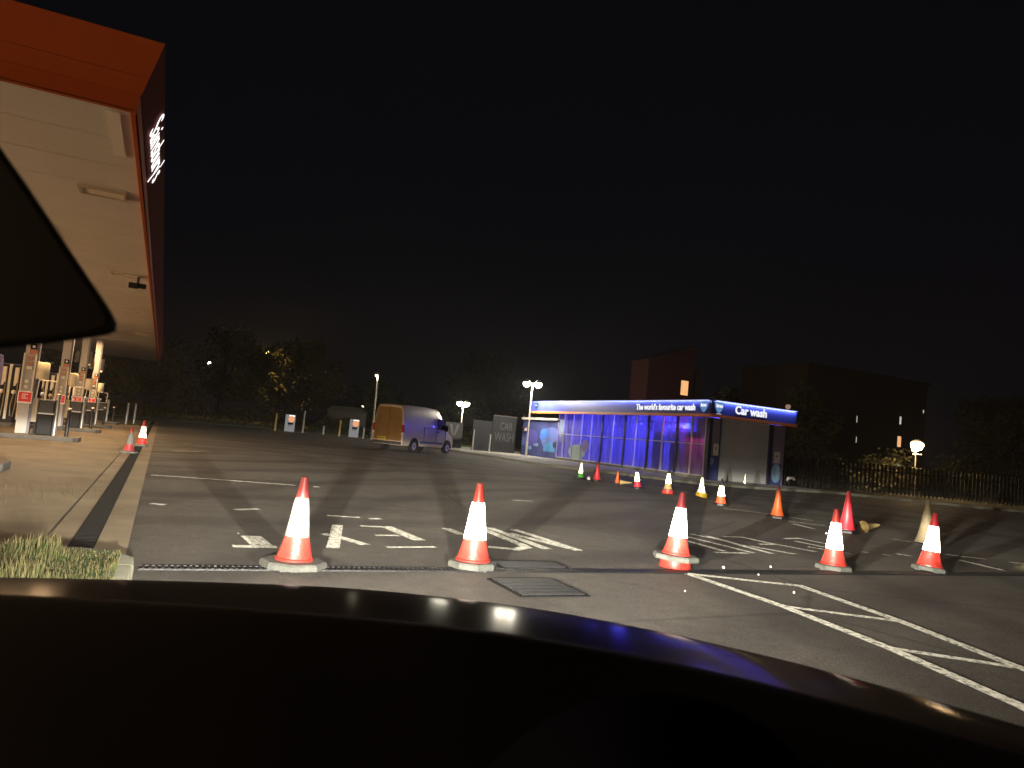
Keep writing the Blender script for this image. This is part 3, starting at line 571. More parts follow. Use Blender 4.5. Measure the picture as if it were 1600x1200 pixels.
# annex with printed bubbles
box('annex_wall',WALLN,cw,XW,XW+.2,44.68,YL,0,2.78,0); box('annex_roof',mat('annex_cap',(.55,.52,.50),.6),cw,XW-.12,XR,44.66,YL+.1,2.78,2.95); box('annex_side_wall',WALLN,cw,XW+.2,XR,YL-.2,YL,0,2.78)
def bub(cx,cy,rr,col,nm,i):
    y0=44.68;y1=YL
    Y=y1-(cx-225)/450*(y1-y0); Z=2.75-(cy-370)/385*2.6; ry=rr/81; rz=rr/145; P=[]
    for k in range(32):
        a=2*PI*k/32; P.append((min(max(Y+ry*math.cos(a),y0+.02),y1-.02),min(max(Z+rz*math.sin(a),.55),2.74)))
    MB().prism(P,'x',XW-.004-.0015*i,XW-.001).build('printed_bubble',mat(nm,col,.45),cw)
for i,q in enumerate(((350,560,85,(.085,.075,.33),'bubble_violet'),(600,560,120,(.11,.15,.42),'bubble_blue'),(245,610,50,(.10,.13,.36),'bubble_steel'),(515,505,50,(.06,.17,.60),'bubble_bright'),(490,545,30,(.07,.16,.55),'bubble_bright2'),(590,670,72,(.08,.24,.50),'bubble_cyan'),(665,620,36,(.025,.03,.11),'bubble_dark'),(430,635,20,(.16,.26,.45),'bubble_pale'),(400,640,10,(.2,.3,.5),'bubble_pale2'),(520,590,10,(.16,.22,.5),'bubble_pale3'),(340,680,25,(.16,.26,.5),'bubble_pale4'))): bub(*q,i)
box('meter_box',mat('meter_pink',(.5,.35,.35),.5),cw,XW-.09,XW-.02,49.5,49.75,1.9,2.15)
# front wall: pier, shutter, pier
box('corner_post',POSTM,cw,XW-.07,XW+.12,YF-.02,YF+.22,0,3.25)
box('front_wall',PURP,cw,XW+.12,XW+.62,YF,YF+.15,1.35,3.25); box('front_wall',WALLN,cw,XW+.12,XW+.62,YF-.003,YF+.15,.0,1.347)
box('guide_rail',POSTM,cw,XW+.62,XW+.68,YF-.03,YF+.2,0,3.25)
ss=MB(); z=.02
while z<3.24:
    ss.prism([(YF+.10,z),(YF+.07,z+.02),(YF+.07,z+.07),(YF+.10,z+.09)],'x',XW+.68,29.02); z+=.0935
ss.box(XW+.68,29.02,YF+.09,YF+.12,0,3.25); stuff(ss.build('shutter_slats',SHUT,cw)); box('bottom_rail',GREYP,cw,XW+.68,29.02,YF+.03,YF+.068,.0,.12)
box('guide_rail',POSTM,cw,29.02,29.24,YF-.03,YF+.2,0,3.25)
box('front_wall',PURP,cw,29.24,XR,YF,YF+.15,1.2,3.25); box('front_wall',WALLN,cw,29.24,XR,YF-.003,YF+.15,0,1.197); box('end_wall',PURP,cw,XR,XR+.1,YF,48,0,3.7)
nt_=mat('notice_paper',(.55,.53,.52),.6)
for x0,z0,z1 in ((XW+.27,1.35,1.95),(29.42,1.25,1.85)):
    f=box('notice',nt_,cw,x0,x0+.42*(.8 if x0<27 else 1),YF-.02,YF-.004,z0,z1)
    box('notice_print',mat('notice_print',(.35,.2,.2),.6),f,x0+.1,x0+.22,YF-.024,YF-.0201,z0+.3,z0+.42)
def disc(x,z,r1,r2,m,yy=YF-.012):
    MB().prism([(min(max(x+r1*math.cos(2*PI*k/28),XW+.14 if x<27 else 29.26),XW+.60 if x<27 else XR-.02),z+r2*math.sin(2*PI*k/28)) for k in range(28)],'y',yy,YF-.004).build('printed_bubble',m,cw)
disc(XW+.2,1.05,.14,.2,bpy.data.materials['bubble_pale']); disc(29.62,.72,.33,.5,mat('bubble_ice',(.22,.38,.55),.5)); disc(29.72,.8,.13,.33,mat('bubble_ice2',(.35,.5,.62),.5),YF-.016)
# fascia
XF,YG,ZT,ZB,XE,YE=24.66,28.62,4.10,3.40,30.45,48.4
box('fascia_board',FNAVY,cw,XF,XF+.12,YG+.14,YE,ZB,ZT); box('fascia_board',FNAVY,cw,XF+.14,XE,YG,YG+.12,ZB,ZT); box('fascia_corner',POSTM,cw,XF+.01,XF+.138,YG+.01,YG+.138,ZB,ZT)
box('orange_trim',TRIM,cw,XF-.05,XF+.14,YG+.1,YE,ZB-.14,ZB-.002); box('orange_trim',TRIM,cw,XF-.04,XE+.06,YG-.05,YG+.098,ZB-.14,ZB-.002)
box('soffit',POSTM,cw,XF+.14,XW+.1,YG+.1,YE,ZB-.10,ZB-.02); box('soffit',POSTM,cw,XW+.1,XE,YG+.1,YF+.2,ZB-.10,ZB-.02)
box('hood',FNAVY,cw,XF-.10,XF+.14,YG+.1,YE,ZT,ZT+.03); box('hood',FNAVY,cw,XF,XE,YG-.10,YG+.098,ZT,ZT+.03)
LED=glow('led_strip',(.55,.6,1),1.6)
box('light_strip',LED,cw,XF-.09,XF-.07,YG+.2,YE-.1,ZT-.02,ZT-.002); box('light_strip',LED,cw,XF+.2,XE-.05,YG-.09,YG-.07,ZT-.02,ZT-.002)
lamp('lamp','AREA',(XF-.085,(YG+YE)/2,ZT-.03),120,(.5,.56,1),cw,size=(.03,YE-YG-.3),rot=(0,math.radians(-28),0))
lamp('lamp','AREA',((XF+XE)/2+.1,YG-.085,ZT-.03),52,(.5,.56,1),cw,size=(XE-XF-.3,.03),rot=(math.radians(28),0,0))
SW=glow('sign_letters_white',(.95,.96,1),1.0)
text('sign_lettering','Car wash',SW,cw,(27.25,YG-.02,3.74),(PI/2,0,0),.58,.01,offset=.018,sx=.97)
text('sign_lettering',"The world's favourite car wash",SW,cw,(XF-.02,32.45,3.72),(PI/2,0,-PI/2),.46,.01,offset=.014,sx=.90)
SHB=glow('logo_blue',(.20,.42,.85),.55)
def logo(side,c,sc_=1):
    P=[(-.30,.25),(-.22,.27),(.22,.27),(.30,.25),(.26,.02),(.14,-.18),(0,-.29),(-.14,-.18),(-.26,.02)]
    if side=='x':
        f=MB().prism([(c-u*sc_*1.1,3.77+v*sc_) for u,v in P],'x',XF-.03,XF-.002).build('logo_shield',SHB,cw); text('logo_lettering','imo',SW,f,(XF-.04,c,3.85),(PI/2,0,-PI/2),.27*sc_,.006,offset=.01)
    else:
        f=MB().prism([(c+u*sc_,3.77+v*sc_) for u,v in P],'y',YG-.03,YG-.002).build('logo_shield',SHB,cw); text('logo_lettering','imo',SW,f,(c,YG-.04,3.85),(PI/2,0,0),.27*sc_,.006,offset=.01)
        box('logo_line',SW,f,c-.15,c+.15,YG-.03,YG-.005,3.435,3.45)
logo('x',29.2); logo('x',47.6,.85); logo('y',25.12)
gl=MB().lathe([(.03,0),(.04,.08),(.12,.14),(.14,.24),(.09,.33)],14,(XR+.1,YG+.3,ZT)).build('roof_globe',glow('globe_warm',(.8,.5,.38),.35),cw,smooth=True)
rl=MB().tube([(27.1,29.6,4.0),(27.5,29.8,4.22),(28.6,30,4.25),(29.1,30,4.0)],.03,6).build('roof_rail',STEEL,cw)
# dark gate panel with CAR WASH lettering beyond the annex
gt=thing('timber_gate','dark boarded gate beyond the annex with faded CAR WASH lettering','gate',(22.9,51.2,.1))
for i in range(12): box('plank',mat('dark_timber',(.009,.010,.014),.8,noise=.3,nscale=3),gt,i*.168,i*.168+.160,-.012*(i%2),.03,0,2.75)
box('top_rail',mat('rail_timber',(.06,.05,.05),.8),gt,-.02,2.04,-.03,.05,2.76,2.83)
FAD=mat('faded_lettering',(.06,.058,.058),.8)
text('lettering','CAR',FAD,gt,(1.15,-.03,1.98),(PI/2,0,0),.86,.008,sx=.62); text('lettering','WASH',FAD,gt,(1.05,-.03,1.15),(PI/2,0,0),.98,.008,sx=.58)
box('gate_side_board',mat('dark_timber2',(.007,.008,.012),.8),gt,-1.6,-.02,.05,.08,0,2.3)  # plain dark board beside the gate
# ================================================================== air / vacuum bay machines near the gate
t=thing('vacuum_unit','dark vacuum cabinet with a pale V shaped mark left of the gate','vacuum',(21.1,55.0,.1)); box('cabinet',mat('charcoal_cabinet',(.04,.042,.05),.6),t,-.75,.75,-.4,.4,0,2.0,.03)
vv=MB(); 
for s_ in (-1,1): vv.prism([(s_*.42,1.85),(s_*.2,1.85),(s_*.02,.95),(s_*.12,.95)],'y',-.42,-.401)
vv.build('painted_mark',mat('pale_mark',(.16,.155,.16),.7),t)
t=thing('jet_wash_machine','weathered grey jet wash machine behind two slim posts beside the gate','jet wash',(22.4,52.3,.1)); box('cabinet',mat('weathered_grey',(.20,.20,.18),.7,noise=.5,nscale=4),t,-.42,.42,-.3,.3,0,1.75,.05); box('control_panel',mat('pale_panel',(.4,.4,.36),.6),t,-.36,.36,-.32,-.301,1.1,1.65)
MB().lathe([(.01,-.03),(.06,0),(.01,.03)],10,(.0,-.36,1.22)).build('light',glow('machine_light',(1,.9,.6),2.5),t); MB().tube([(-.35,-.33,1.2),(-.45,-.4,.5),(-.2,-.42,.25),(.1,-.38,.6)],.03,6).build('hose',BLACK,t)
for x,y,l in ((21.4,51.2,'taller slim grey post left of the jet wash machine'),(22.35,50.2,'slim grey post in front of the jet wash machine')):
    t=thing('guard_post',l,'post',(x,y,.1)); MB().tube([(0,0,0),(0,0,1.5 if x<22 else 1.25)],.07,10).build('tube',STEEL,t); MB().lathe([(.075,0),(.075,.04),(.03,.06)],10,(0,0,1.5 if x<22 else 1.25)).build('cap',STEEL,t)
t=thing('hose_reel','round white hose reel on a dark stand behind the van','hose reel',(22.3,61.0,.1)); box('stand',BLACK,t,-.45,.45,-.1,.3,0,1.9,.05); 
MB().tube([(0,-.12,1.2),(0,-.3,1.2)],.22,20).build('drum',mat('drum_grey',(.35,.37,.42),.5),t)
rg=MB().tube([(.42*math.cos(a*PI/12),-.2,1.2+.62*math.sin(a*PI/12)) for a in range(2,22)],.07,8).build('rim',WHITE,t,smooth=True)
# ================================================================== street lamps
POLE=mat('lamp_column_grey',(.42,.40,.35),.45,metal=.3)
def lamppost(label,x,y,h,heads,p,col,glows=30,hr=.12,z=0,thick=1,group='street lamps',tilt=0):
    t=thing('street_lamp',label,'street lamp',(x,y,z),HEADR,group)
    MB().tube([(0,0,0),(0,0,1.1),(0,0,1.15),(0,0,h-.15)],[.09*thick,.085*thick,.06*thick,.045*thick],10).build('post',POLE,t,smooth=True)
    G=glow('lamp_glow',col,glows)
    for s_ in heads:
        MB().tube([(0,0,h-.2),(s_*.3,0,h-.1),(s_*.8,0,h-.02)] if s_ else [(0,0,h-.2),(0,-.15,h)],.035*thick,6).build('arm',POLE,t)
        xx=s_*.85; hd=MB().lathe([(.05,.22),(.16,.18),(.22,.02),(.21,0)][::-1],12,(xx,-.1,h-.12)).build('lamp_head',STEEL,t,smooth=True)
        MB().lathe([(.02,-hr*1.4),(hr*.8,-hr),(hr,-hr*.3),(hr*.9,.0)],12,(xx,-.1,h-.13)).build('lens',G,hd,smooth=True)
        lamp('lamp','POINT',(xx,-.1,h-.2-hr*1.5),p,tuple(col),t,radius=.12)
    return t
HEADR=-HEAD
WC=(1,.90,.70)
lamppost('tall twin headed lamp shining beside the left end of the car wash',23.5,46.3,5.45,(-.48,.48),1500,WC,60,.25)
lamppost('bright twin headed lamp standing behind the front of the van',25.3,63.75,4.3,(-.38,.38),700,(1,.93,.72),60,.27,thick=.95)
lamppost('tall single headed lamp column behind the back of the van',16.5,62.2,5.75,(-.12,),90,(1,.85,.6),10,.12,thick=1.4)
lamppost('warm bright lamp on a thin post at the right edge of the site',42.1,30.0,3.35,(-.0,),90,(1,.62,.28),220,.36,z=.09,thick=.8)
bl_=MB(); 
for zz,wd in ((2.6,.28),(1.75,.3)): bl_.tube([(42.1-wd*cs,30-.1+wd*sn,zz),(42.1+wd*cs,30-.1-wd*sn,zz)],.04,6)
tag(bl_.build('cross_arms',STEEL),'two short pale cross arms fixed on the thin right hand lamp post','bracket')
def farlamp(label,px,py,d,h0,p,gl,r=.16,col=(1,.85,.6),pole=True):
    P=ray_pt(px,py,d); t=thing('street_lamp',label,'street lamp',(P.x,P.y,0),0,'distant street lamps')
    if pole: MB().tube([(0,0,h0),(0,0,P.z+.1)],.08,6).build('post',DSTEEL,t)
    MB().lathe([(r*.4,P.z-r),(r*1.3,P.z-.1),(r*1.3,P.z+.05),(r*.5,P.z+.15)],10).build('lens',glow('far_lamp_glow',col,gl),t)
    if p: lamp('lamp','POINT',(0,-.2,P.z-.4),p,col,t,radius=.15)
# ================================================================== van
VW=mat('van_white',(.62,.52,.40),.35,noise=.15,nscale=1.2,coat=.4); VG=mat('van_glass',(.01,.01,.015),.08); TY=mat('tyre_rubber',(.012,.012,.012),.8); RIM=mat('wheel_rim',(.35,.35,.36),.4,metal=.6)
vr=math.atan2(-.77,.638); van=thing('panel_van','high roofed pale panel van parked facing away, tinted violet along its side','van',(11.79,38.63,0),vr)
st=[(-1.15,2.42,.93),(-1.12,2.46,.98),(-.6,2.52,1),(1.2,2.54,1),(2.4,2.50,1),(2.85,2.36,.99),(3.15,2.02,.98),(3.45,1.66,.97),(3.75,1.36,.96),(4.2,1.18,.93),(4.42,1.02,.88),(4.5,.8,.84)]
V=[];F=[]
for y,top,k in st:
    hs=[(.93,.34),(.97,.5),(.975,1.0),(.955,1.45),(.90,1.9),(.84,2.3)]
    pts=[(x*k,min(z,top-.16-.02*i_)) for i_,(x,z) in enumerate(hs)]+[(.70*k,top-.03),(.0,top)]
    pts=[(x,max(z,.34)) for x,z in pts]
    V+= [(x,y,z) for x,z in pts]+[(-x,y,z) for x,z in pts[:-1][::-1]]
m_=15
for j in range(len(st)-1):
    for i in range(m_): F.append((j*m_+i,j*m_+(i+1)%m_,(j+1)*m_+(i+1)%m_,(j+1)*m_+i))
F.append(tuple(range(m_))); F.append(tuple((len(st)-1)*m_+i for i in range(m_)))
MB().add(V,F).build('body',VW,van,smooth=True)
for s_ in (1,-1):
    for yy in (0,3.6):
        arch=MB(); arch.prism([(yy+.46*math.cos(a*PI/12),.33+.46*math.sin(a*PI/12)) for a in range(0,13)],'x',s_*.70,s_*.985); arch.build('wheel_arch',mat('arch_black',(.01,.01,.01),.9),van)
        w_=MB().tube([(s_*.76,yy,.335),(s_*.80,yy,.335),(s_*.97,yy,.335),(s_*.995,yy,.335)],[.31,.335,.335,.31],20).build('wheel',TY,van,smooth=True); MB().tube([(s_*.995,yy,.335),(s_*1.003,yy,.335)],[.205,.19],16).build('rim',RIM,w_); MB().tube([(s_*1.0,yy,.335),(s_*1.012,yy,.335)],.06,10).build('hub',BLACK,w_)
    sw=MB().prism([(2.35,1.36),(3.22,1.36),(3.20,1.55),(2.95,1.92),(2.40,1.96)],'x',s_*.90,s_*.975).build('side_window',VG,van)
    tl=MB().box(s_*.86,s_*.985,-1.165,-1.08,1.02,1.42).build('tail_light',mat('tail_light_red',(.45,.02,.02),.25),van)
    MB().box(s_*.86,s_*.985,-1.167,-1.08,1.0-.10,1.015).build('tail_light',mat('tail_light_clear',(.7,.65,.6),.25),van)
    m2=box('door_mirror',BLACK,van,min(s_*.98,s_*1.2),max(s_*.98,s_*1.2),3.1,3.2,1.28,1.62,.03)
    st_=MB()
    for yy in (.95,2.27,3.3): st_.box(min(s_*.955,s_*.985),max(s_*.955,s_*.985),yy,yy+.015,.55 if yy!=.95 else .55,1.4)
    st_.box(min(s_*.95,s_*.983),max(s_*.95,s_*.983),.95,2.3,1.38,1.40)
    st_.build('door_seam',BLACK,van)
    MB().box(min(s_*.95,s_*.99),max(s_*.95,s_*.99),.6,3.05,.50,.63).build('side_moulding',mat('moulding_blue_grey',(.10,.10,.20),.6),van)
    MB().box(min(s_*.95,s_*1.0),max(s_*.95,s_*1.0),2.36,2.52,1.18,1.23).build('door_handle',BLACK,van)
OCH=mat('ochre_lit_door',(.30,.18,.06),.5,noise=.25,nscale=2.5,spec=.3)  # rear door colour tinted ochre to imitate warm lamp light
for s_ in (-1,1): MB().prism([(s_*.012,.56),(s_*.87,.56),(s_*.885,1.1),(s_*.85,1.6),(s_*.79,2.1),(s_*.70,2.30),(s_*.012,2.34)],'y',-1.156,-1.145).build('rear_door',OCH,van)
MB().box(-.9,.9,-1.26,-1.14,.36,.52).build('rear_bumper',mat('bumper_dark',(.04,.04,.04),.7),van,bevel=.02)
box('number_plate',mat('plate_yellow',(.62,.50,.06),.5),van,-.62,-.1,-1.175,-1.162,.56,.72); box('door_seam',BLACK,van,-.008,.008,-1.158,-1.152,.55,2.35)
pl=MB()
for i in range(6): pl.box(-.58+i*.075,-.54+i*.075,-1.178,-1.1751,.60,.68)
pl.build('plate_marks',BLACK,van)
for z in (.9,1.7): 
    for x in (-.6,.1): box('rear_hinge',BLACK,van,x,x+.02,-1.17,-1.158,z,z+.12)
MB().prism([(-.80,2.95),(.80,2.95),(.84,3.45),(-.84,3.45)],'z',1.7,1.72).build('windscreen',VG,van)
# ================================================================== charging / wash totems and slim posts on the far verge
for i,(x,y,h,l) in enumerate(((10.0,64.9,1.5,'left of two pale totems with a round orange mark on the far verge'),(15.4,64.2,1.62,'right of two pale illuminated totems, beside the tall lamp column'))):
    t=thing('totem',l,'totem',(x,y,.0),HEADR); box('panel',glow('totem_face',(.62,.60,.62),.35),t,-.42,.42,-.06,.06,.05,h,.03); box('plinth',KERB,t,-.55,.7,-.2,.3,0,.05)
    d_=MB().tube([(.12,-.065,h-.38),(.12,-.085,h-.38)],.27,20).build('round_mark',glow('totem_orange',(1,.42,.18),.9),t); MB().box(-.15,.3,-.10,-.086,h-.85,h-.68).build('emblem',BLACK,t)
    for k in range(3): box('print_line',BLACK,t,-.12+k*.12,-.08+k*.12,-.07,-.0601,h-1.0,h-.86)
    box('top_light',glow('totem_top',(1,.95,.85),1.2),t,-.1,.38,-.07,-.061,h-.16,h-.03)
YP=mat('yellow_post',(.50,.34,.10),.5)
for x,y,h,m,l in ((8.9,65.5,1.55,YP,'yellowish post left of the first pale totem'),(14.3,64.9,1.45,YP,'yellowish post left of the second pale totem'),(11.4,66.5,2.0,GREYP,'tall grey post right of the first pale totem'),(13.1,66.0,.8,STEEL,'short pale post midway between the two totems'),(16.3,64.3,1.0,STEEL,'low pale hoop post beside the second totem')):
    t=tag(MB().tube([(0,0,0),(0,0,h-.05),(0,0,h)],[.09,.09,.05],10).build('marker_post',m),l,'post'); t.location=(x,y,0)
t=thing('pole_sign','round topped pale sign on a grey pillar far behind the forecourt','sign',(1.6,92,.1)); box('pillar',mat('pillar_grey',(.10,.10,.10),.8),t,-.6,.6,-.1,.1,0,3.6); MB().tube([(0,-.12,4.4),(0,.12,4.4)],.95,20).build('sign_disc',mat('sign_grey',(.20,.20,.20),.7),t)
t=thing('utility_shed','dull low shed behind the second totem','shed',(16.4,73,.1),HEADR); box('wall',mat('shed_wall',(.09,.08,.07),.9),t,-1.7,1.7,0,2.5,0,2.3); MB().prism([(-1.9,2.3),(1.9,2.3),(1.2,2.75),(-1.2,2.75)],'y',-.1,2.6).build('roof',mat('shed_roof',(.06,.055,.05),.9),t)
t=thing('low_wall','pale low rendered wall lit by the lamp behind the van','wall',(21.6,62.5,.1),HEADR); box('face',mat('rendered_wall',(.50,.47,.40),.8,noise=.4,nscale=2),t,-1.9,1.3,0,.25,0,.62); box('coping',KERB,t,-1.95,1.35,-.03,.28,.62,.7)
# ================================================================== houses behind
BRICK=mat('red_brick_wall',(.085,.020,.028),.85,noise=.3,nscale=2); DBR=mat('dark_render',(.04,.03,.04),.9)
hs=thing('brick_house','tall dark red house with sloping roofline and one lit window behind the car wash','house',(44.7,62,0))
MB().prism([(0,0),(6,0),(6,12.7),(0,10.6)],'y',0,3).build('wall',BRICK,hs); MB().prism([(-.1,10.56),(6.15,12.77),(6.15,12.95),(-.1,10.75)],'y',-.15,3.1).build('roof',mat('house_roof',(.05,.03,.03),.8),hs)
box('side_bay',DBR,hs,6.0,7.7,.3,5,0,10.4); f=box('window_frame',POSTM,hs,4.15,5.45,-.04,-.0,7.35,9.2); box('pane',glow('window_orange',(1,.50,.20),1.0),f,4.32,5.28,-.05,-.041,7.5,9.05)
fl=thing('block_of_flats','dark brown block of flats behind the trees with a few lit windows','building',(76,70,0)); box('wall',mat('flats_wall',(.045,.028,.025),.9),fl,0,24,0,12,0,14.5); MB().prism([(-.4,14.5),(24.4,14.5),(24.4,14.9),(-.4,14.9)],'y',-.4,12.4).build('roof',mat('flats_roof',(.03,.03,.03),.9),fl)
WG={'w':glow('window_warm',(1,.52,.24),.9),'p':glow('window_pale',(.8,.75,.6),.7)}
for px,py,wd,hh,k in ((1405,690,.75,1.5,'w'),(1407,657,.35,1.1,'p'),(1403,727,.5,.45,'p'),(1403,734,.5,.45,'w'),(1339,655,.12,.9,'p'),(1338,687,.12,.8,'p'),(1443,643,.2,.45,'p'),(1268,722,.2,.7,'w'),(1277,723,.12,.5,'w')):
    d=(ray_pt(px,py,1)-Vector((0,0,EYE))); P=Vector((0,0,EYE))+d*(69.9/d.y); x=P.x-76
    f=box('window_frame',POSTM,fl,x-wd/2-.1,x+wd/2+.1,-.09,-.0,P.z-hh/2-.1,P.z+hh/2+.1); box('pane',WG[k],f,x-wd/2,x+wd/2,-.10,-.091,P.z-hh/2,P.z+hh/2)
# ================================================================== trees, hedge, fence
LEAF=mat('leaf_dark',(.05,.055,.022),.6,noise=.4,nscale=.8); LEAFW=mat('leaf_olive',(.085,.075,.025),.6,noise=.4,nscale=.8); BARK=mat('bark',(.05,.038,.028),.9,noise=.4,nscale=5,bump=1,bscale=14)
def crown_mesh(seed,R,H,n,leaf=.22,clumps=26,low=.25):
    rg=random.Random(seed); v=[];f=[]; C=[]
    for i in range(clumps):
        a=rg.uniform(0,2*PI); u=rg.random()**.6; zc=rg.uniform(low,1); rr=R*u*math.sin(PI*min(.95,.25+zc*.62)); C.append((rr*math.cos(a),rr*math.sin(a),H*zc,rg.uniform(.16,.34)*R))
    for i in range(n):
        cx,cy,cz,cr=C[rg.randrange(clumps)]
        d=Vector((rg.gauss(0,1),rg.gauss(0,1),rg.gauss(0,.8))); d.normalize(); d*=cr*rg.uniform(.55,1.1)
        p=Vector((cx,cy,cz))+d; a=Vector((rg.gauss(0,1),rg.gauss(0,1),rg.gauss(0,1))).normalized(); b=a.orthogonal().normalized(); s_=leaf*rg.uniform(.5,1.2)
        o=len(v); v+=[p-a*s_,p+b*s_*.5,p+a*s_,p-b*s_*.5]; f.append((o,o+1,o+2,o+3))
    return v,f,C
TREES={}
def tree(label,x,y,R,H,seed,m=LEAF,trunk=.3,n=4500,z=0,group='trees around the site',low=.3,leaf=.22,name='broadleaf_tree'):
    t=thing(name,label,'tree',(x,y,z),0,group); v,f,C=crown_mesh(seed,R,H,n,leaf,low=low); MB().add(v,f).build('crown',m,t)
    b=MB(); b.tube([(0,0,-.1),(.05,0,H*.25),(-.04,.08,H*.5),(0,0,H*.8)],[R*.07*trunk/.3,R*.055*trunk/.3,R*.04*trunk/.3,R*.015],9)
    for c in C[:9]: b.tube([(0,0,H*.3+c[2]*.12),(c[0]*.45,c[1]*.45,H*.3+c[2]*.35),(c[0]*.9,c[1]*.9,c[2])],[R*.025,R*.016,R*.006],6)
    b.build('trunk',BARK,t,smooth=True); return t
for i,(x,y,R,H,m,l) in enumerate((
 (-8,88,5.5,9,LEAFW,'dark spreading tree seen just past the far end of the canopy'),
 (-1.5,84,5,8,LEAFW,'dim olive tree left of the far round signed pillar'),
 (6,92,6.0,10,LEAFW,'broad dim tree below the left distant street lamp'),
 (13.5,90,5.5,9.5,LEAFW,'rounded dim tree under the amber lit foliage'),
 (20.5,122,7,13,LEAF,'tall dark tree behind the amber lit crown'),
 (22,85,4.6,6.5,LEAF,'low round dark tree behind the pale totems'),
 (31,78,3.2,7.6,LEAF,'small tree with green leaves lit by the lamp behind the van'),
 (40,90,7,11,LEAF,'dark tree between the van lamp and the car wash roof'),
 (37,40,2.6,6.0,LEAF,'slim dark tree just beyond the roller shutter corner'),
 (45,41,3.0,6.8,LEAF,'dark tree on the verge left of the warm right hand lamp'),
 (59,35,3.4,6.6,LEAF,'tree behind the warm right hand lamp'),
 (60,28,4,7.5,LEAF,'dark tree at the right edge of the picture'),
 (70,42,5,9,LEAF,'tall dark tree in front of the block of flats'),
 (70,20,4.5,7,LEAF,'dark rounded tree farthest toward the right edge'))):
    tree(l,x,y,R,H,40+i,m,n=4200 if R<5 else 6000,leaf=.13+.02*R,z=.05)
def hedge(label,x0,x1,y,h,n,m):
    v=[];f=[]
    for i in range(n):
        t=random.random(); x=x0+(x1-x0)*t; hh=h*(.8+.25*math.sin(x*.9)+.15*math.sin(x*2.3)); p=Vector((x,y+random.gauss(0,.5),random.uniform(.05,1)*hh)); a=Vector((random.gauss(0,1),random.gauss(0,1),random.gauss(0,1))).normalized(); b=a.orthogonal().normalized(); s_=random.uniform(.08,.2)
        o=len(v); v+=[p-a*s_,p+b*s_*.5,p+a*s_,p-b*s_*.5]; f.append((o,o+1,o+2,o+3))
    o=MB().add(v,f).build('hedge',m); stuff(o); return tag(o,label,'hedge')
hedge('long low dark hedge behind the far end of the forecourt',-24,13,76,2.2,9000,LEAFW)
hedge('dark hedge behind the pale totems and the van',13,30,72,1.7,5000,LEAF)
hedge('scrubby hedge along the verge right of the car wash',31.5,58,33,2.6,9000,LEAF)
# picket fence on the right verge: separate pales
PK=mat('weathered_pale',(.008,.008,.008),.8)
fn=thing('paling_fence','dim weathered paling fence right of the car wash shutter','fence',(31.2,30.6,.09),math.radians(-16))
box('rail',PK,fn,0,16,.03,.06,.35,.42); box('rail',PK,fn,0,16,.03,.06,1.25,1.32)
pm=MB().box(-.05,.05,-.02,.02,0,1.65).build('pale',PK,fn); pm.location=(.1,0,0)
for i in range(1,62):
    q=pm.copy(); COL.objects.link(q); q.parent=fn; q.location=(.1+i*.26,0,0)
fn=thing('metal_fence','black metal fence of thin bars behind the pump islands','fence',(-40,70,0)); box('rail',BLACK,fn,0,52,-.02,.02,1.7,1.76); box('rail',BLACK,fn,0,52,-.02,.02,.2,.26)
for i in range(21): box('post',BLACK,fn,i*2.6-.04,i*2.6+.04,-.05,.05,0,1.9)
# distant lamps
farlamp('small white distant street lamp above the trees left of the amber foliage',327,567,118,0,160,28,.22)
farlamp('small amber distant street lamp shining on the treetop leaves',417,549,110,0,4500,28,.2,(1,.62,.16))
P_=ray_pt(436,569,112); tree('small tree whose crown glows amber beside a distant street lamp',P_.x,P_.y,2.6,P_.z*1.25,77,LEAFW,n=3000,leaf=.2)
farlamp('tiny white distant lamp left of the tall lamp column',568,634,120,0,60,20,.2)
farlamp('tiny pale distant lamp above the roof line right of the car wash',1427,703,80,0,60,10,.14,(1,.8,.5))
# ================================================================== the car the view is taken from
car=thing('car','glossy black car bonnet and dark dashboard across the bottom of the view','car',(0,0,0))
PAINTB=mat('bonnet_grey_paint',(.10,.105,.11),.7,spec=.0,coat=.15); PAINTB.node_tree.nodes['Principled BSDF'].inputs['Coat Roughness'].default_value=.16; DASH=mat('dashboard_plastic',(.006,.0055,.0065),.85,spec=.12); RIMB=mat('mirror_shell',(.005,.005,.006),.8,spec=.08)  # bonnet base is an even dark grey under a weak coat
def surf(rows,nm,m,subd=2,thick=.012):
    V=[];F=[]; nr=len(rows); nc=len(rows[0])
    for r_ in rows: V+= [ray_pt(*p) for p in r_]
    for j in range(nr-1):
        for i in range(nc-1): F.append((j*nc+i,j*nc+i+1,(j+1)*nc+i+1,(j+1)*nc+i))
    o=MB().add(V,F).build(nm,m,car,smooth=True)
    s=o.modifiers.new('subsurf','SUBSURF'); s.levels=subd; s.render_levels=subd
    if thick: s=o.modifiers.new('solid','SOLIDIFY'); s.thickness=thick; s.offset=0
    return o
E0=[(-160,900,1.72),(0,902,1.80),(200,905,1.90),(400,911,1.97),(560,918,2.0),(720,935,2.0),(850,951,2.0),(1000,980,1.95),(1085,998,1.82),(1200,1026,1.42),(1300,1052,1.15),(1450,1096,.93),(1600,1140,.78),(1760,1190,.66)]
D0=[(-160,926,.98),(0,932,.96),(200,941,.95),(400,955,.93),(560,968,.92),(700,982,.90),(850,1001,.88),(1000,1029,.85),(1150,1061,.80),(1300,1101,.74),(1450,1141,.69),(1600,1184,.64),(1760,1230,.6)]
def dash_d(x):
    for (a,_,da),(b,_,db) in zip(D0,D0[1:]):
        if a<=x<=b: return da+(db-da)*(x-a)/(b-a)
    return D0[-1][2]
def off(dy,k): return [(x,y+dy,max(d*k,dash_d(x)+.04) if dy>5 else d*k) for x,y,d in E0]
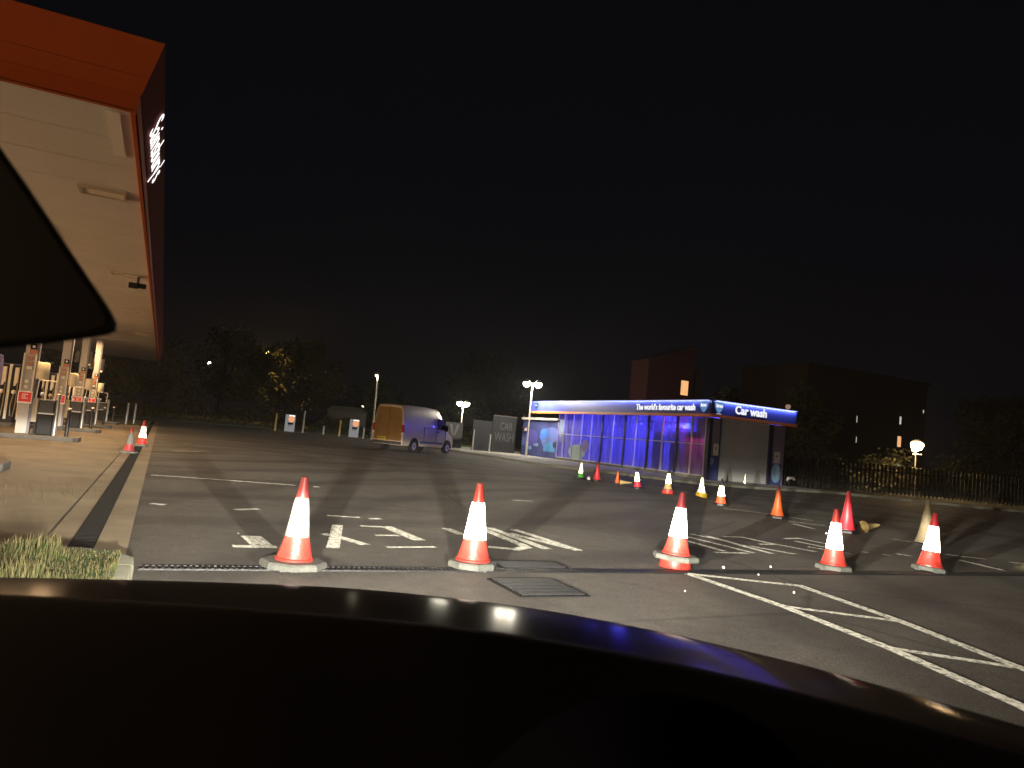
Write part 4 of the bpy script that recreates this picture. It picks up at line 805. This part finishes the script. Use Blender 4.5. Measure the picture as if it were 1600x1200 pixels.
surf([off(120,1.05),off(30,1.035),off(4,1.0),off(3,.95),off(20,.86),off(55,.74),off(110,.62)],'bonnet',PAINTB,3)
def offd(dy,k): return [(x,y+dy,d*k) for x,y,d in D0]
surf([offd(60,1.02),offd(6,1.01),offd(0,.98),offd(25,.93),offd(90,.82),offd(200,.70),offd(330,.60)],'dashboard',DASH,2)
# instrument hood rising at the lower right
HD=[(700,1260),(770,1205),(830,1152),(900,1112),(1000,1090),(1095,1098),(1170,1128),(1230,1172),(1275,1230),(1290,1280)]
cxh,cyh=1000,1290
def offh(k,d): return [(cxh+(x-cxh)*k,cyh+(y-cyh)*k,d) for x,y in HD]
surf([offh(.9,.60),offh(.99,.585),offh(1,.57),offh(.96,.53),offh(.7,.46),offh(.2,.42)],'instrument_hood',mat('hood_navy',(.005,.005,.010),.9,spec=.0),2)
wp=MB().tube([ray_pt(100,968,.93),ray_pt(330,992,.92),ray_pt(560,1018,.90),ray_pt(760,1040,.88)],[.004,.006,.006,.004],6); wp.build('wiper_blade',BLACK,car)
# headlamps under the bonnet edge, dipped beam with a sharp upper cut-off
HL=glow('headlamp_glass',(1,.95,.85),8)
def headlamp(lx):
    base=Vector((lx*cs+2.16*sn,-lx*sn+2.16*cs,.57))
    h=MB().tube([(0,-.10,0),(0,0,0),(0,.02,0)],[.10,.10,.07],14).build('headlight',BLACK,car); h.location=base; h.rotation_euler=(0,0,-HEAD)
    MB().tube([(0,.021,0),(0,.025,0)],.06,14).build('lens',HL,h)
    l=lamp('lamp','SPOT',(0,.05,0),HPOW,(1,.92,.76),h,radius=.035,rot=(PI/2,0,0),spot_size=math.radians(150),spot_blend=.25)
    ld=l.data; ld.use_nodes=True; n=ld.node_tree; em=n.nodes['Emission']; tc=n.nodes.new('ShaderNodeTexCoord'); sp=n.nodes.new('ShaderNodeSeparateXYZ'); n.links.new(tc.outputs['Normal'],sp.inputs[0])
    mr=n.nodes.new('ShaderNodeMapRange'); mr.inputs[1].default_value=-.6; mr.inputs[2].default_value=.4; n.links.new(sp.outputs['Y'],mr.inputs[0])
    rp=n.nodes.new('ShaderNodeFloatCurve'); c=rp.mapping.curves[0]
    # x = sine of elevation mapped from [-.6,.4] to [0,1]
    pts=[(-.6,.004),(-.35,.022),(-.22,.045),(-.14,.08),(-.09,.14),(-.055,.34),(-.035,.75),(-.012,1),(.003,.16),(.02,.05),(.07,.03),(.12,.004),(.4,.001)]
    P=[((a+.6)/1.0,b) for a,b in pts]
    c.points[0].location=P[0]; c.points[1].location=P[-1]
    for p in P[1:-1]: c.points.new(*p)
    for p in c.points: p.handle_type='VECTOR'
    rp.mapping.update(); n.links.new(mr.outputs[0],rp.inputs['Value']); 
    # horizontal spread
    ab=n.nodes.new('ShaderNodeMath'); ab.operation='ABSOLUTE'; n.links.new(sp.outputs['X'],ab.inputs[0])
    mh=n.nodes.new('ShaderNodeMapRange'); mh.interpolation_type='SMOOTHSTEP'; mh.inputs[1].default_value=.25; mh.inputs[2].default_value=.95; mh.inputs[3].default_value=1; mh.inputs[4].default_value=.2; n.links.new(ab.outputs[0],mh.inputs[0])
    mu=n.nodes.new('ShaderNodeMath'); mu.operation='MULTIPLY'; n.links.new(rp.outputs[0],mu.inputs[0]); n.links.new(mh.outputs[0],mu.inputs[1]); n.links.new(mu.outputs[0],em.inputs['Strength'])
HPOW=38000
headlamp(-1.0); headlamp(.32)
# rear-view mirror hanging at the upper left, very near and out of focus
mirror=thing('rear_view_mirror','large black rear view mirror close to the lens at the left edge','mirror',ray_pt(-80,400,.5))
MO=[(-260,60),(-120,130),(0,229),(40,285),(80,345),(120,406),(150,450),(172,483),(183,505),(182,517),(170,523),(130,530),(60,539),(0,544),(-120,550),(-260,545),(-330,420),(-330,160)]
def moff(k,d): return [ray_pt(-80+(x+80)*k,380+(y-380)*k,d) for x,y in MO]
V=[];F=[];RR=[(.80,.50),(.97,.50),(1,.507),(.985,.53),(.8,.555),(.3,.565)]; nn=len(MO); o0=mirror.location
for k,d in RR: V+=[p-o0 for p in moff(k,d)]
for j in range(len(RR)-1):
    for i in range(nn): F.append((j*nn+i,j*nn+(i+1)%nn,(j+1)*nn+(i+1)%nn,(j+1)*nn+i))
F.append(tuple(range((len(RR)-1)*nn,len(RR)*nn)))
MB().add(V,F).build('shell',RIMB,mirror,smooth=True)
V=[p-o0 for p in moff(.93,.4995)]+[p-o0 for p in moff(.93,.503)]
MB().add(V,[tuple(range(nn)),tuple(range(2*nn-1,nn-1,-1))]+[(i,i+nn,(i+1)%nn+nn,(i+1)%nn) for i in range(nn)]).build('mirror_glass',mat('dimmed_mirror',(.006,.006,.007),.6,spec=.1),mirror)

# ================================================================== thin volume added to imitate the veil of glare
hz=MB().box(-95,190,-70,175,-1.2,19.5).build('haze',(lambda m:m)(bpy.data.materials.new('glare_haze'))); hz['kind']='stuff'
m=bpy.data.materials['glare_haze']; m.use_nodes=True; n=m.node_tree; n.nodes.remove(n.nodes['Principled BSDF']); pv=n.nodes.new('ShaderNodeVolumePrincipled'); pv.inputs['Density'].default_value=.0004; pv.inputs['Color'].default_value=(.8,.83,.9,1); n.links.new(pv.outputs[0],n.nodes['Material Output'].inputs['Volume'])
sc.cycles.volume_bounces=0
